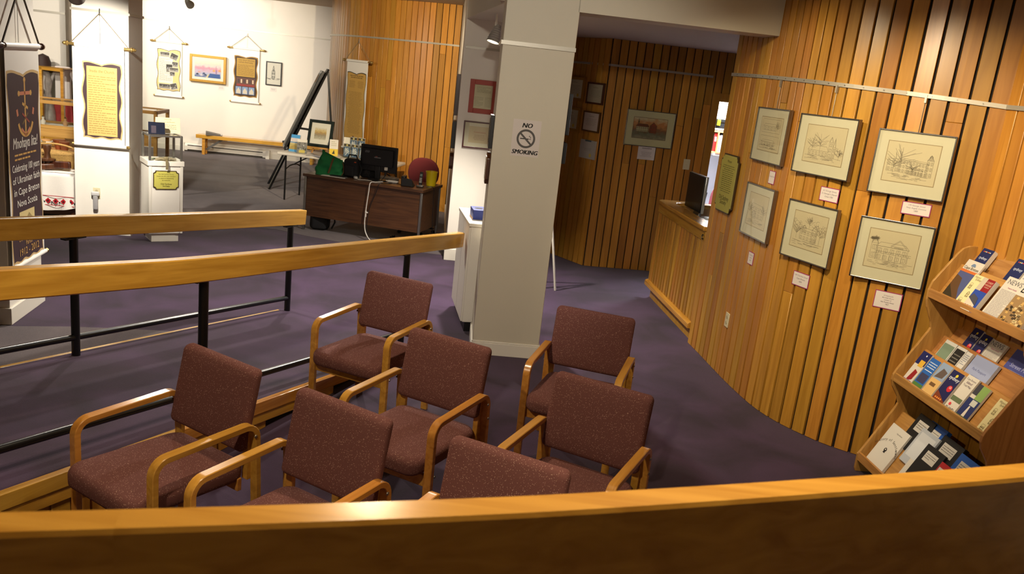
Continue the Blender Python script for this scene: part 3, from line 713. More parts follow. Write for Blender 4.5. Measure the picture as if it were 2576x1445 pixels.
FR6 = {1: [(165, 95), (365, 118), (315, 480), (122, 432)], 2: [(432, 133), (805, 180), (745, 580), (388, 508)], 3: [(945, 222), (1445, 302), (1338, 718), (863, 627)],
       4: [(97, 570), (272, 632), (215, 980), (52, 893)], 5: [(367, 675), (678, 762), (605, 1145), (308, 1030)], 6: [(822, 788), (1303, 872), (1212, 1270), (755, 1178)]}
FL6 = {1: 'silver-framed sheet with two small pencil sketches, upper row, next to the green plaque', 2: 'silver-framed pencil sketch of a church with a tower and bare trees',
       3: 'silver-framed pencil sketch of a long many-windowed building with a cupola tower', 4: 'small silver-framed pencil sketch of a house, lower row, next to the green plaque',
       5: 'silver-framed pencil sketch of a turreted house among leafy trees', 6: 'silver-framed pencil sketch of a gabled house with two-storey verandas'}
for k, c in FR6.items():
    c = [s8(*q) for q in c]; u = sum(q[0] for q in c) / 4; v = sum(q[1] for q in c) / 4
    o = framed('framed_sketch', FL6[k], 'picture', rw_plane(u, v), c, SILVERF, .008, .03, (206, 198, 170), sketch_art(k), group=SK)
    if k < 4:
        hh_ = measure(rw_plane(u, v), c, .03)[2]; zr = 2.41 - .012 * k - o.location.z
        MB().tube([(0, -.008, hh_ - .02), (0, -.006, zr)], .0022, 6).build('hanging_wire', STEEL, o)
        MB().box(-.006, .006, -.018, -.002, zr - .03, zr + .02).build('hook', RAILM, o, smooth=False)
def card(name, label, cat, pl, u, v, w, h, art=None, border=None, face=(214, 206, 200), t=.003, group=None, off=0, tilt=0):
    cen = pl.hit(u, v, off + t); base = cen - pl.n * t - Vector((0, 0, h / 2))
    o = thing(name, label, cat, base, pl.yaw, group)
    MB().box(-w / 2, w / 2, -t, 0, 0, h).build('card', plain('card_%d_%d_%d' % (border or face), border or face, .6), o, smooth=False)
    p = Print(-t)
    if border: p.rect(-w / 2 + .005, w / 2 - .005, .005, h - .005, face)
    if art: art(p, w, h)
    if p.m.f: p.build('print', o)
    return o
LBL = {1: ((257, 550), .10, .10), 2: ((623, 660), .155, .095), 3: ((1177, 752), .17, .08), 4: ((122, 1065), .10, .10), 5: ((441, 1202), .155, .10), 6: ((995, 1335), .165, .115)}
LT = {1: 'two small sketches', 2: 'church sketch', 3: 'long building sketch', 4: 'small house sketch', 5: 'turreted house sketch', 6: 'veranda house sketch'}
TT = {1: ['George Street'], 2: ['62 George Street', "St George's Church", 'Circa 1785'], 3: ['170 George Street', 'Holy Angels Convent', '1885'], 4: ['Charlotte', 'Street', '1881'], 5: ['100 Charlotte Street', 'Cape Breton', '1890'], 6: ['33 Esplanade', 'Burchell House', 'corner of', 'Isle Royale Hotel', '1927']}
for k, ((x, y), w, h) in LBL.items():
    u, v = s8(x, y)
    def art(p, w, h, k=k):
        n = len(TT[k])
        for i, s in enumerate(TT[k]): p.text(s, 0, h * .78 - (i + .4) * h * .62 / n, min(.016, h * .5 / n), (120, 110, 120), .2, w * .8)
    card('caption_card', 'white caption card edged in magenta under the ' + LT[k], 'label', rw_plane(u, v), u, v, w, h, art, (150, 40, 100), group='captions under the sketches')
# green-gold society plaque on the curved wall
def notch(w, h, r, n=4):
    o = []
    for sx, sz in ((1, 1), (-1, 1), (-1, -1), (1, -1)):
        c = (sx * w / 2, h / 2 + sz * h / 2); a0 = {(1, 1): 270, (-1, 1): 0, (-1, -1): 90, (1, -1): 180}[(sx, sz)]
        o += [(c[0] + r * cos(rad(a0 - 90 * k / n)), c[1] + r * sin(rad(a0 - 90 * k / n))) for k in range(n + 1)] if 0 else [(c[0] + r * cos(rad(a0 - 90 * k / n)), c[1] + r * sin(rad(a0 - 90 * k / n))) for k in range(n + 1)]
    return o
OLIVE = (164, 156, 76)
def plaque(label, pl, corners, art):
    cen, w, h = measure(pl, corners, .022); base = cen - pl.n * .012 - Vector((0, 0, h / 2)); t = thing('plaque', label, 'plaque', base, pl.yaw)
    r = min(w, h) * .12
    MB().prism(notch(w, h, r), -.014, 0, 1).build('backing', plain('plaque_edge', (58, 44, 22), .4), t, smooth=False)
    bk0 = t.children[-1]
    q = MB().prism(notch(w - .02, h - .02, r), -.016, -.014, 1); q.xf(Matrix.Translation((0, 0, .01))); q.build('face', plain('plaque_face', OLIVE, .45, vary=.15, scale=4), t, smooth=False)
    p = Print(-.0165); art(p, w, h); p.build('lettering', bk0); return t
def art_m(p, w, h):
    p.rect(-w * .42, w * .42, h * .03, h * .95, OLIVE); p.text('Mission', 0, h * .86, .032, (60, 56, 24)); p.block(-w * .36, w * .36, h * .82, h * .34, 14, (104, 98, 44), .32, True)
    p.text('Old Sydney', 0, h * .22, .05, (60, 56, 24), 0, w * .75); p.text('Society', 0, h * .14, .05, (60, 56, 24)); p.line(ring(0, h * .02, .1, 8, 60, 120), .004, (90, 84, 34))
mc = [(1819.4, 382.7), (1861, 395.8), (1836.8, 544.8), (1796.7, 523.6)]
plaque('tall olive plaque headed Mission with notched corners beside the counter', rw_plane(1834, 462), mc, art_m)

# corridor pictures
s6 = lambda x, y: (1360 + x / 3.2833, 60 + y / 3.2833)
VILL = painted('village_watercolour', [(0, (150, 140, 112)), (.22, (112, 110, 84)), (.42, (128, 88, 56)), (.58, (176, 122, 70)), (.75, (196, 132, 76)), (1, (204, 190, 150))], 7, 3)
def art_v(t, w, h, fw, y):
    iw = w - 2 * fw; MB().box(-iw * .36, iw * .36, y - .001, y, h * .22, h * .8).build('watercolour', VILL, t, smooth=False)
    p = Print(y - .0012); x0, x1, z0, z1 = -iw * .36, iw * .36, h * .22, h * .8
    p.line([(x0, z0), (x1, z0), (x1, z1), (x0, z1), (x0, z0)], .004, (96, 60, 40))
    L = []; seg_house(L, .1, .32, .36, .25, .5, 6, 2); seg_house(L, .5, .3, .2, .34, .5, 3, 2, 0, True); seg_house(L, .14, .7, .03, .2, .1, 1, 1)
    p.poly([(x0 + (x1 - x0) * a, z0 + (z1 - z0) * b) for a, b in ((.08, .57), (.14, .7), (.42, .7), (.48, .57))], (120, 72, 50))
    p.poly([(x0 + (x1 - x0) * a, z0 + (z1 - z0) * b) for a, b in ((.1, .32), (.46, .32), (.46, .56), (.1, .56))], (190, 180, 140))
    p.poly([(x0 + (x1 - x0) * a, z0 + (z1 - z0) * b) for a, b in ((.5, .3), (.7, .3), (.7, .62), (.6, .8), (.5, .62))], (142, 70, 48))
    for pl_ in L: p.line([(x0 + (x1 - x0) * a, z0 + (z1 - z0) * b) for a, b in pl_], .003, (92, 74, 50))
    p.build('ink_lines', t)
framed('watercolour', 'silver-framed watercolour of a riverside village under autumn trees on the corridor planks', 'picture', PC, [s6(728, 700), s6(1130, 745), s6(1070, 1038), s6(680, 995)], SILVERF, .008, .03, (202, 194, 152), art_v)
def art_t(p, w, h): p.rect(-w * .46, w * .46, h * .06, h * .94, (206, 200, 196)); p.block(-w * .38, w * .38, h * .9, h * .78, 1, (120, 112, 108), .5, True); p.block(-w * .35, w * .35, h * .6, h * .2, 4, (150, 144, 138), .3, True)
cen = s6(873, 1068); card('caption_card', 'white paper caption hanging below the village watercolour', 'label', PC, *cen, .22, .165, art_t, face=(206, 200, 196))
def art_cert(seal=True, paper=(206, 196, 170)):
    def f(t, w, h, fw, y):
        p = Print(y); a = w / 2 - fw - .006; p.rect(-a, a, fw + .006, h - fw - .006, paper); p.text('Certificate', 0, h * .74, h * .09, (130, 110, 80), .2, w * .5); p.block(-a * .8, a * .8, h * .66, h * .3, 6, (150, 138, 116), .25, True)
        if seal: p.poly(ring(a * .55, h * .24, h * .07, 14), (206, 170, 60))
        p.build('certificate', t)
    return f
GB = 'framed certificates on the corridor side wall'
framed('framed_certificate', 'certificate in a beaded gilt frame half behind the column, upper row', 'picture', PS, [(1425, 187), s6(372, 455), s6(335, 650), (1412, 246)], GILT, .035, .035, (210, 200, 176), art_cert(), group=GB)
framed('framed_certificate', 'certificate in a thin dark brown frame, upper row, next to the wall corner', 'picture', PS, [s6(388, 478), s6(527, 492), s6(503, 672), s6(365, 655)], DARKW, .022, .03, (200, 190, 166), art_cert(False, (190, 178, 150)), group=GB)
framed('framed_certificate', 'certificate in a beaded gilt frame half behind the column, lower row', 'picture', PS, [(1413, 263), s6(330, 703), s6(300, 898), (1403, 322)], GILT, .035, .035, (200, 190, 160), art_cert(True, (196, 186, 156)), group=GB)
framed('framed_certificate', 'certificate with red print in a narrow gold frame, lower row, next to the wall corner', 'picture', PS, [s6(352, 712), s6(492, 738), s6(468, 900), s6(335, 885)], plain('dark_gold', (110, 74, 30), .35, .4), .018, .03, (206, 196, 182), art_cert(False, (206, 188, 176)), group=GB)
cg, wg, hg = measure(PS, [s6(332, 950), s6(458, 972), s6(438, 1125), s6(315, 1100)], .02)
def art_g(p, w, h): p.rect(-w * .47, w * .47, h * .04, h * .995, (176, 172, 160)); p.rect(-w * .2, w * .2, h * .92, h, (72, 92, 96)); p.block(-w * .3, w * .3, h * .58, h * .4, 3, (150, 146, 138), .35, True); p.poly(ring(w * .22, h * .2, w * .08, 12), (206, 184, 84))
card('award_panel', 'grey unframed award panel with teal tab under the framed certificates', 'plaque', PS, *s6(385, 1037), wg, hg, art_g, face=(176, 172, 160), t=.018)

# pier pictures
s5 = lambda x, y: (1120 + x / 3.1417, y / 3.1417)
def art_red(t, w, h, fw, y):
    p = Print(y); p.rect(-w / 2 + fw + .004, w / 2 - fw - .004, fw + .004, h - fw - .004, (206, 196, 160)); p.poly([(-w * .32, h * .9), (-w * .26, h * .9), (-w * .29, h * .96)], (80, 76, 66)); p.block(-w * .25, w * .28, h * .8, h * .62, 5, (150, 140, 110), .3); p.block(-w * .3, w * .02, h * .5, h * .2, 8, (150, 140, 110), .3); p.block(w * .08, w * .34, h * .5, h * .2, 8, (150, 140, 110), .3); p.build('document', t)
framed('framed_document', 'typed document in a flat red mount hanging on the white pier', 'picture', PF, [s5(203, 622), (1253, 206), (1246, 291), s5(178, 885)], plain('red_mount', (158, 50, 30), .5), .055, .02, (206, 196, 160), art_red)
def art_doc(t, w, h, fw, y):
    p = Print(y); a = w * .33; p.rect(-a, a, h * .2, h * .82, (200, 180, 140)); p.text('Commission', 0, h * .58, h * .09, (170, 96, 70), 0, w * .5); p.block(-a * .6, a * .6, h * .52, h * .3, 4, (160, 130, 100), .3, True); p.build('document', t)
framed('framed_document', 'document on cream mount in a thin dark red frame on the white pier', 'picture', PF, [s5(150, 950), (1250, 312), (1245, 380), s5(132, 1158)], plain('oxblood_wood', (74, 16, 18), .3), .016, .025, (212, 204, 176), art_doc)
def edge_frame(name, label, pl, x, z, w, h, mat, depth=.03, shaped=False):
    t = thing(name, label, 'picture', pl_pt(pl, x, z), pl.yaw)
    if shaped: MB().prism([(-w / 2, .04), (-w / 2 + .04, 0), (w / 2 - .04, 0), (w / 2, .04), (w / 2, h - .04), (w / 2 - .04, h), (-w / 2 + .04, h), (-w / 2, h - .04)], -depth, 0, 1).build('board', mat, t, bevel=.004)
    else:
        f = .03; MB().box(-w / 2, -w / 2 + f, -depth, 0, 0, h).box(w / 2 - f, w / 2, -depth, 0, 0, h).box(-w / 2 + f, w / 2 - f, -depth, 0, 0, f).box(-w / 2 + f, w / 2 - f, -depth, 0, h - f, h).build('frame', mat, t, bevel=.003, smooth=False)
    MB().box(-w / 2 + .03, w / 2 - .03, -depth + (.005 if not shaped else -.003), -.001, .03, h - .03).build('plate', plain('plate_metal', (180, 170, 146), .4, .3), t, smooth=False)
    p = Print(-depth + .0045 if not shaped else -depth - .0035); p.block(-w * .3, w * .3, h * .8, h * .2, 7, (110, 100, 84), .35, True); p.build('print', t); return t
PPL = Plane((-.85, 9.75), tuple((-pier_d)[:2]))       # left face of the pier: far to near
def zrow(pt, v):
    lo, hi = -1.0, 5.0
    for _ in range(50):
        m = (lo + hi) / 2; d = Vector((pt[0], pt[1], m)) - CP; vv = 722.5 - FPX * d.dot(CU) / d.dot(CF)
        if vv > v: lo = m
        else: hi = m
    return lo
pb = (-.88, 10.1)
for nm, lb, va, vb, w, mt, sh in (('framed_plaque', 'tall brown framed plaque seen edge-on on the pier, top of three', 187, 290, .40, DARKW, False), ('framed_plaque', 'black framed plaque seen edge-on on the pier, middle of three', 305, 372, .34, BLACKP, False), ('wooden_plaque', 'small brown shield-cornered plaque seen edge-on on the pier, lowest of three', 385, 425, .26, DARKW, True)):
    z1_, z0_ = zrow(pb, va), zrow(pb, vb); edge_frame(nm, lb, PPL, -.42, z0_, w, z1_ - z0_, mt, .045, sh)
PCLf = Plane((CO.x, CO.y), (sin(CY), -cos(CY)))
cb_ = (CO.x, CO.y + .15)
for nm, lb, va, vb, w, mt, sh in (('framed_plaque', 'black framed plaque on the side of the column with the notice', 290, 372, .24, BLACKP, False), ('wooden_plaque', 'dark red-brown wooden plaque on the side of the column with the notice', 385, 462, .2, DARKW, True)):
    z1_, z0_ = zrow(cb_, va), zrow(cb_, vb); edge_frame(nm, lb, PCLf, -.17, z0_, w, z1_ - z0_, mt, .03, sh)
PCR = Plane((CO.x + CWID * cos(CY), CO.y + CWID * sin(CY)), (-sin(CY), cos(CY)))
cc = (CO.x + CWID * cos(CY), CO.y + .1)
for va, vb, lb in ((236, 340, 'black frame on the corridor side of the column, the upper one'), (360, 412, 'black frame on the corridor side of the column, the lower one')):
    z1_, z0_ = zrow(cc, va), zrow(cc, vb); edge_frame('framed_plaque', lb, PCR, .2, z0_, .3, z1_ - z0_, BLACKP, .035)
# no smoking notice
def art_ns(p, w, h):
    K = (24, 22, 20); G = (84, 80, 76); p.rect(-w * .48, w * .48, h * .02, h * .98, (206, 196, 188))
    p.text('NO', 0, h * .79, .050, K, .22, None, .0022); p.text('SMOKING', 0, h * .065, .047, K, .22, w * .93, .0022)
    a = ring(0, h * .49, .072, 40); b = ring(0, h * .49, .056, 40)
    for i in range(40): p.poly([a[i], a[i + 1], b[i + 1], b[i]], G); p.k -= 1
    p.k += 1; p.rect(-.045, .022, h * .475, h * .5, K); p.rect(.026, .031, h * .475, h * .5, K); p.rect(.034, .038, h * .475, h * .5, K)
    p.line([(.034, h * .51), (.036, h * .545), (.022, h * .56), (.028, h * .585)], .003, K)
    p.line([(-.048, h * .49 + .042), (.048, h * .49 - .048)], .014, G); p.k += 1
cns, wns, hns = measure(PCol, [(1291.9, 297.6), (1365, 306.5), (1353.3, 398.8), (1281.4, 390.9)], .002)
card('notice', 'white paper NO SMOKING notice with crossed cigarette on the cream column', 'sign', PCol, 1323, 348.5, .216, .279, art_ns, face=(206, 196, 188), t=.0015)

# ================================================================== SCROLL BANNERS
def wavy(x0, x1, z0, z1, amp, n=14, seed=0):
    rnd = random.Random(seed); top = []; L = x1 - x0
    for k in range(n + 1):
        u = k / n; z = z1 + amp * (.6 * sin(u * 2 * PI * 1.5 + .4) - (.7 * max(0, 1 - abs(u - .5) * 12)))
        top.append((x0 + L * u, z))
    rt = [(x1 + amp * .8 * sin(k * .9 + seed), z1 + (z0 - z1) * k / 18) for k in range(1, 18)]
    bt = [(x1 - L * k / n, z0 + amp * .5 * sin(k * 1.1)) for k in range(n + 1)]
    lf = [(x0 + amp * .8 * sin(k * .8 + seed + 2), z0 + (z1 - z0) * k / 18) for k in range(1, 18)]
    return top + rt + bt + lf
def scroll(label, pl, tl, tr, bz, hook, art, off=.03, rod=.016, bottomrod=True, group=None, w=None):
    a, b = pl.hit(*tl, off), pl.hit(*tr, off); W = (b - a).dot(pl.ex) if w is None else w; cen = (a + b) / 2; zt = (a.z + b.z) / 2
    zb = pl.hit((tl[0] + tr[0]) / 2, bz, off).z; H = zt - zb
    t = thing('scroll_banner', label, 'banner', Vector((cen.x, cen.y, zb)), pl.yaw, group)
    cw = W * .80
    ro = MB().tube([(-W / 2, 0, H), (W / 2, 0, H)], rod, 12).build('rod', BRASS, t)
    for sx in (-1, 1): MB().lathe([(rod * .9, 0), (rod * 1.5, .008), (rod * 1.5, .022), (rod, .03), (rod * 1.3, .04), (rod * .5, .06)], 12, (sx * W / 2, 0, H), Matrix.Rotation(sx * PI / 2, 3, 'Y')).build('finial', BRASS, ro)
    MB().tube([(-cw / 2, 0, H), (cw / 2, 0, H)], rod * 1.35, 14).build('sleeve', BANNERW, t)
    sh_ = MB().box(-cw / 2, cw / 2, -.002, .001, .0, H).build('sheet', BANNERW, t, smooth=False)
    if bottomrod:
        MB().tube([(-cw / 2 - .02, 0, 0), (cw / 2 + .02, 0, 0)], rod * 1.1, 12).build('bottom_rod', BANNERW, t); rb_ = t.children[-1]
        for sx in (-1, 1): MB().lathe([(rod, 0), (rod * 1.2, .02), (rod * .5, .035)], 10, (sx * (cw / 2 + .02), 0, 0), Matrix.Rotation(sx * PI / 2, 3, 'Y')).build('finial', BRASS, rb_)
    hz = pl.hit(*hook, off).z - zb
    for sx in (-1, 1): MB().tube([(sx * W * .46, 0, H + rod), (0, 0, hz)], .004, 6).build('cord', plain('cord', (120, 106, 80), .8), t)
    MB().tube([(0, 0, hz - .02), (0, .01, hz + .05)], .006, 6).build('hook', STEEL, t)
    MB().tube([(.0, .012, hz), (.0, .012, H + .01)], .0015, 5).build('wire', STEEL, t)
    p = Print(-.0022); art(p, cw, H); p.build('print', sh_); return t
GOLD = (196, 166, 96); PLUM = (62, 44, 48)
def mini_photo(p, x, z, w, h, rnd, ang=0, tone=0):
    c, s = cos(ang), sin(ang)
    def q(a, b): return (x + (a * c - b * s), z + (a * s + b * c))
    p.poly([q(-w / 2, -h / 2), q(w / 2, -h / 2), q(w / 2, h / 2), q(-w / 2, h / 2)], (206, 202, 190))
    a, b = w * .46, h * .44; g = rnd.randint(60, 110)
    p.poly([q(-a, -b), q(a, -b), q(a, b), q(-a, b)], (g, g - 4, g - 10))
    p.poly([q(-a, -b), q(a, -b), q(a, -b * .2), q(-a, -b * .1)], (g + 60, g + 56, g + 46))
    for k in range(7):
        u = rnd.uniform(-.8, .8) * a; v = rnd.uniform(-.6, .3) * b; r = .1 * h; p.poly([q(u - r, v - r), q(u + r * .6, v - r), q(u + r * .7, v + r * 1.4), q(u - r * .5, v + r * 1.2)], (rnd.randint(30, 190),) * 3); p.k -= 1
    p.k += 1
def art_b1(p, w, H):
    rnd = random.Random(2); x0, x1, z0, z1 = -w * .42, w * .40, H * .12, H * .84
    p.poly(wavy(x0 - .02, x1 + .02, z0 - .02, z1 + .02, .018), (52, 36, 24)); p.poly(wavy(x0 - .01, x1 + .01, z0 - .01, z1 + .01, .018), (220, 194, 130)); p.block(-w * .36, w * .02, H * .64, H * .34, 18, (150, 146, 136), .45, rnd=rnd)
    p.rect(-w * .40, w * .16, H * .24, H * .72, (224, 218, 204)); p.block(-w * .37, w * .12, H * .70, H * .28, 24, (150, 146, 138), .4, rnd=rnd)
    for x, z, a, b, g in ((-.16, .77, .38, .09, .03), (.2, .74, .3, .12, -.35), (.24, .6, .24, .1, -.05), (.02, .52, .26, .16, .02), (.2, .5, .36, .08, 0), (.14, .42, .2, .08, 0), (-.16, .18, .46, .09, 0), (.2, .19, .28, .12, .3)): mini_photo(p, x * w, z * H, a * w, b * H, rnd, g)
def art_b2(p, w, H):
    rnd = random.Random(3); x0, x1, z0, z1 = -w * .42, w * .40, H * .12, H * .84
    p.poly(wavy(x0 - .02, x1 + .02, z0 - .02, z1 + .02, .016), (150, 112, 50)); p.poly(wavy(x0, x1, z0, z1, .016), (58, 40, 26)); p.rect(-w * .36, w * .34, H * .48, H * .82, (170, 134, 56))
    p.text('Holy Ghost Ukrainian', 0, H * .775, .045, (70, 50, 26), .2, w * .6); p.text('Catholic Parish today', -w * .02, H * .735, .045, (70, 50, 26), .2, w * .55); p.block(-w * .32, w * .3, H * .71, H * .5, 12, (120, 92, 40), .35, rnd=rnd)
    p.rect(-w * .36, w * .36, H * .30, H * .46, (92, 62, 52)); p.rect(-w * .34, w * .34, H * .3, H * .34, (130, 50, 44))
    for k in range(6): p.rect(-w * .3 + k * w * .11, -w * .25 + k * w * .11, H * .36, H * .43, (206, 180, 150) if k % 2 else (60, 50, 50))
    for k in range(3):
        x = -w * .27 + k * w * .25; p.rect(x - w * .11, x + w * .11, H * .15, H * .29, (120, 140, 170)); p.poly([(x - w * .08, H * .16), (x + w * .08, H * .16), (x + w * .08, H * .21), (x, H * .27), (x - w * .08, H * .21)], (190, 180, 160))
def art_l2(p, w, H):
    p.poly(wavy(-w * .36, w * .44, H * .07, H * .84, .016), (190, 160, 110)); p.poly(wavy(-w * .33, w * .41, H * .085, H * .825, .016), PLUM); p.rect(-w * .27, w * .35, H * .10, H * .8, (196, 164, 96))
    p.text('Inside the Church', w * .04, H * .74, .045, (110, 84, 48), 0, w * .5); p.block(-w * .24, w * .32, H * .71, H * .12, 26, (146, 116, 64), .3)
def art_d(p, w, H):
    x0, x1 = -w * .44, w * .42; p.poly(wavy(x0 - .012, x1 + .012, H * .07, H * .87, .018), (66, 58, 46)); p.poly(wavy(x0, x1, H * .08, H * .86, .018), (190, 150, 76))
    p.block(-w * .33, w * .33, H * .845, H * .805, 2, (120, 92, 44), .45, True); p.block(-w * .36, -w * .04, H * .78, H * .70, 7, (140, 108, 56), .35, True); p.block(w * .06, w * .36, H * .78, H * .70, 7, (140, 108, 56), .35, True); p.block(-w * .36, w * .34, H * .66, H * .18, 40, (146, 114, 58), .35, True)
    p.poly(ring(0, H * .125, w * .07, 12), (96, 62, 40)); p.poly([(-w * .04, H * .13), (w * .05, H * .14), (w * .02, H * .11)], (170, 60, 40))
def art_l1(p, w, H):
    CW_ = (232, 226, 214); G2 = (196, 152, 84); k = (190, 120, 90)
    p.poly(wavy(-w * .478, w * .478, H * .012, H * .888, .018, 20, 1), (190, 160, 110)); p.poly(wavy(-w * .45, w * .455, H * .022, H * .876, .018, 20, 1), PLUM)
    cx_ = .02
    # anchor with an orthodox cross for its stock
    p.line([(cx_, H * .60), (cx_, H * .845)], .022, G2); p.line([(cx_ - .1, H * .79), (cx_ + .1, H * .79)], .026, k); p.line([(cx_ - .05, H * .745), (cx_ + .05, H * .72)], .02, G2)
    for x, z in ((cx_, H * .85), (cx_ - .11, H * .79), (cx_ + .11, H * .79)): p.poly(ring(x, z, .022, 6), G2)
    p.line(ring(cx_, H * .685, .14, 14, 200, 340), .028, G2); p.line([(cx_ - .14, H * .69), (cx_ - .155, H * .72)], .03, k); p.line([(cx_ + .14, H * .69), (cx_ + .155, H * .72)], .03, k); p.line([(cx_ - .08, H * .63), (cx_, H * .597), (cx_ + .08, H * .63)], .024, k)
    p.line([(cx_ - .06, H * .70), (cx_ + .07, H * .655)], .014, (150, 70, 60)); p.line([(cx_ + .05, H * .70), (cx_ - .06, H * .65)], .014, (110, 90, 60))
    p.k += 1; p.text('Mnohaya lita!', 0, H * .545, .115, CW_, .2, w * .74, .0015); p.block(-w * .33, w * .33, H * .525, H * .485, 2, G2, .4)
    for i, s in enumerate(('Celebrating 100 years', 'of Ukrainian faith', 'in Cape Breton', 'Nova Scotia')): p.text(s, 0, H * (.44 - .055 * i), .078, CW_, 0, w * .82)
    p.rect(-w * .26, w * .2, H * .14, H * .25, (206, 186, 130)); p.poly([(-w * .1, H * .15), (w * .16, H * .15), (w * .16, H * .2), (w * .03, H * .235), (-w * .1, H * .2)], (150, 130, 84)); p.rect(-w * .22, -w * .15, H * .15, H * .21, (160, 140, 92))
    p.text('Ukrainian Catholic', 0, H * .112, .052, G2, 0, w * .6); p.text('Parish', 0, H * .085, .052, G2); p.text('1912 - 2012', 0, H * .042, .08, G2, 0, w * .66)
scroll('hanging scroll banner of black and white photographs on the back wall', BW, (385, 103), (465.6, 109), 242, (425.8, 72), art_b1, group='scroll banners on the back wall')
scroll('hanging scroll banner with gold text above church interior photographs', BW, (579, 120), (662, 126.5), 258, (622, 90), art_b2, group='scroll banners on the back wall')
scroll('glaring white scroll banner headed Inside the Church on the square column', PL2, (172, 112), (328, 122), 366, (250, 34), art_l2, off=.035, rod=.017)
scroll('tall gold scroll banner of names hanging on the curved plank wall', drum_plane(900, 270), (868, 149.7), (933.4, 158.4), 379, (903.7, 105), art_d, off=.06)
# big plum banner on the near column
zb, zt = zrow(tuple(L1c)[:2], 678), zrow(tuple(L1c)[:2], 112)
def pv(pl, x, z, off): return pl_pt(pl, x, z, off)
t = thing('scroll_banner', 'tall plum banner with gold anchor celebrating 100 years of Ukrainian faith', 'banner', pv(PL1, .31, .0, .03) + Vector((0, 0, zb)), PL1.yaw)
HB = zt - zb; WB = .62
MB().tube([(-.36, 0, HB), (.36, 0, HB)], .016, 12).build('rod', DARKW, t)
for sx in (-1, 1): MB().lathe([(.016, 0), (.026, .01), (.026, .03), (.012, .06)], 12, (sx * .36, 0, HB), Matrix.Rotation(sx * PI / 2, 3, 'Y')).build('finial', DARKW, t)
MB().tube([(-WB / 2, 0, HB), (WB / 2, 0, HB)], .022, 12).build('sleeve', BANNERW, t)
MB().box(-WB / 2, WB / 2, -.002, .001, 0, HB).build('sheet', BANNERW, t, smooth=False)
MB().tube([(-WB / 2 - .03, 0, 0), (WB / 2 + .03, 0, 0)], .017, 12).build('bottom_rod', BANNERW, t)
for sx in (-1, 1): MB().lathe([(.015, 0), (.022, .015), (.01, .04)], 10, (sx * (WB / 2 + .03), 0, 0), Matrix.Rotation(sx * PI / 2, 3, 'Y')).build('finial', BRASS, t)
for sx in (-1, 1): MB().tube([(sx * .33, 0, HB + .02), (0, 0, HB + .42)], .007, 6).build('cord', plain('cord_dark', (74, 62, 44), .8), t)
MB().tube([(0, .01, HB + .40), (0, .015, HB + .6)], .008, 6).build('hook', STEEL, t)
MB().tube([(0, .02, HB + .40), (0, .02, HB)], .002, 5).build('wire', STEEL, t)
p = Print(-.0022); art_l1(p, WB, HB); p.build('print', t)

# ================================================================== BACK WALL OF THE GALLERY
s2 = lambda x, y: (340 + x / 3.44, y / 3.44)
HARB = painted('harbour_watercolour', [(0, (96, 110, 156)), (.2, (176, 176, 200)), (.38, (196, 170, 190)), (.55, (206, 140, 160)), (.68, (226, 196, 196)), (.8, (226, 206, 190)), (1, (226, 216, 200))], 7, 9, grain=1.6)
def art_h(t, w, h, fw, y):
    a = w / 2 - fw - .05; z0, z1 = fw + .05, h - fw - .06; MB().box(-a, a, y - .001, y, z0, z1).build('watercolour', HARB, t, smooth=False)
    p = Print(y - .0012); q = lambda u, v: (-a + 2 * a * u, z0 + (z1 - z0) * v)
    p.poly([q(.5, 0), q(.58, .26), q(.97, .26), q(.97, 0)], (66, 92, 150)); p.poly([q(.43, 0), q(.5, 0), q(.57, .22), q(.5, .18)], (206, 190, 150)); p.rect(q(.8, 0)[0], q(.85, 0)[0], q(0, .24)[1], q(0, .5)[1], (150, 120, 160)); p.line([q(.82, .5), q(.82, .75)], .006, (150, 130, 150))
    for u, v, c in ((.05, .12, (60, 66, 90)), (.2, .08, (200, 190, 196)), (.3, .18, (80, 86, 120)), (.12, .25, (210, 160, 150)), (.36, .1, (70, 80, 110)), (.68, .4, (220, 160, 100)), (.9, .42, (226, 150, 90))): p.poly([q(u, v), q(u + .11, v), q(u + .09, v + .1), q(u + .02, v + .1)], c)
    p.build('brush_shapes', t)
framed('painting', 'gold-framed harbour watercolour with a blue roof on the white back wall', 'picture', BW, [s2(470, 465), s2(788, 495), s2(782, 728), s2(470, 703)], GILT, .05, .07, (226, 220, 206), art_h)
def art_ch(t, w, h, fw, y):
    p = Print(y); L = []; seg_house(L, .38, .3, .2, .28, .2, 2, 2); seg_house(L, .44, .58, .09, .14, .8, 1, 1, 0, True); seg_ground(L, random.Random(4), .25, .32, 14)
    for pl_ in L: p.line([(-w / 2 + w * a, h * b) for a, b in pl_], .006, (110, 108, 104))
    p.build('drawing', t)
framed('framed_drawing', 'black-framed line drawing of a church tower on the white back wall', 'picture', BW, [s2(1132, 530), s2(1270, 540), s2(1265, 745), s2(1127, 738)], BLACKP, .022, .03, (216, 208, 196), art_ch)
for u, v, lb in ((*s2(745, 762), 'small white caption card under the gold-framed harbour painting'), (*s2(1195, 775), 'small white caption card under the black-framed church drawing')):
    card('caption_card', lb, 'label', BW, u, v, .13, .09, lambda p, w, h: p.block(-w * .35, w * .35, h * .75, h * .3, 3, (160, 152, 144), .35, True), face=(214, 208, 200))
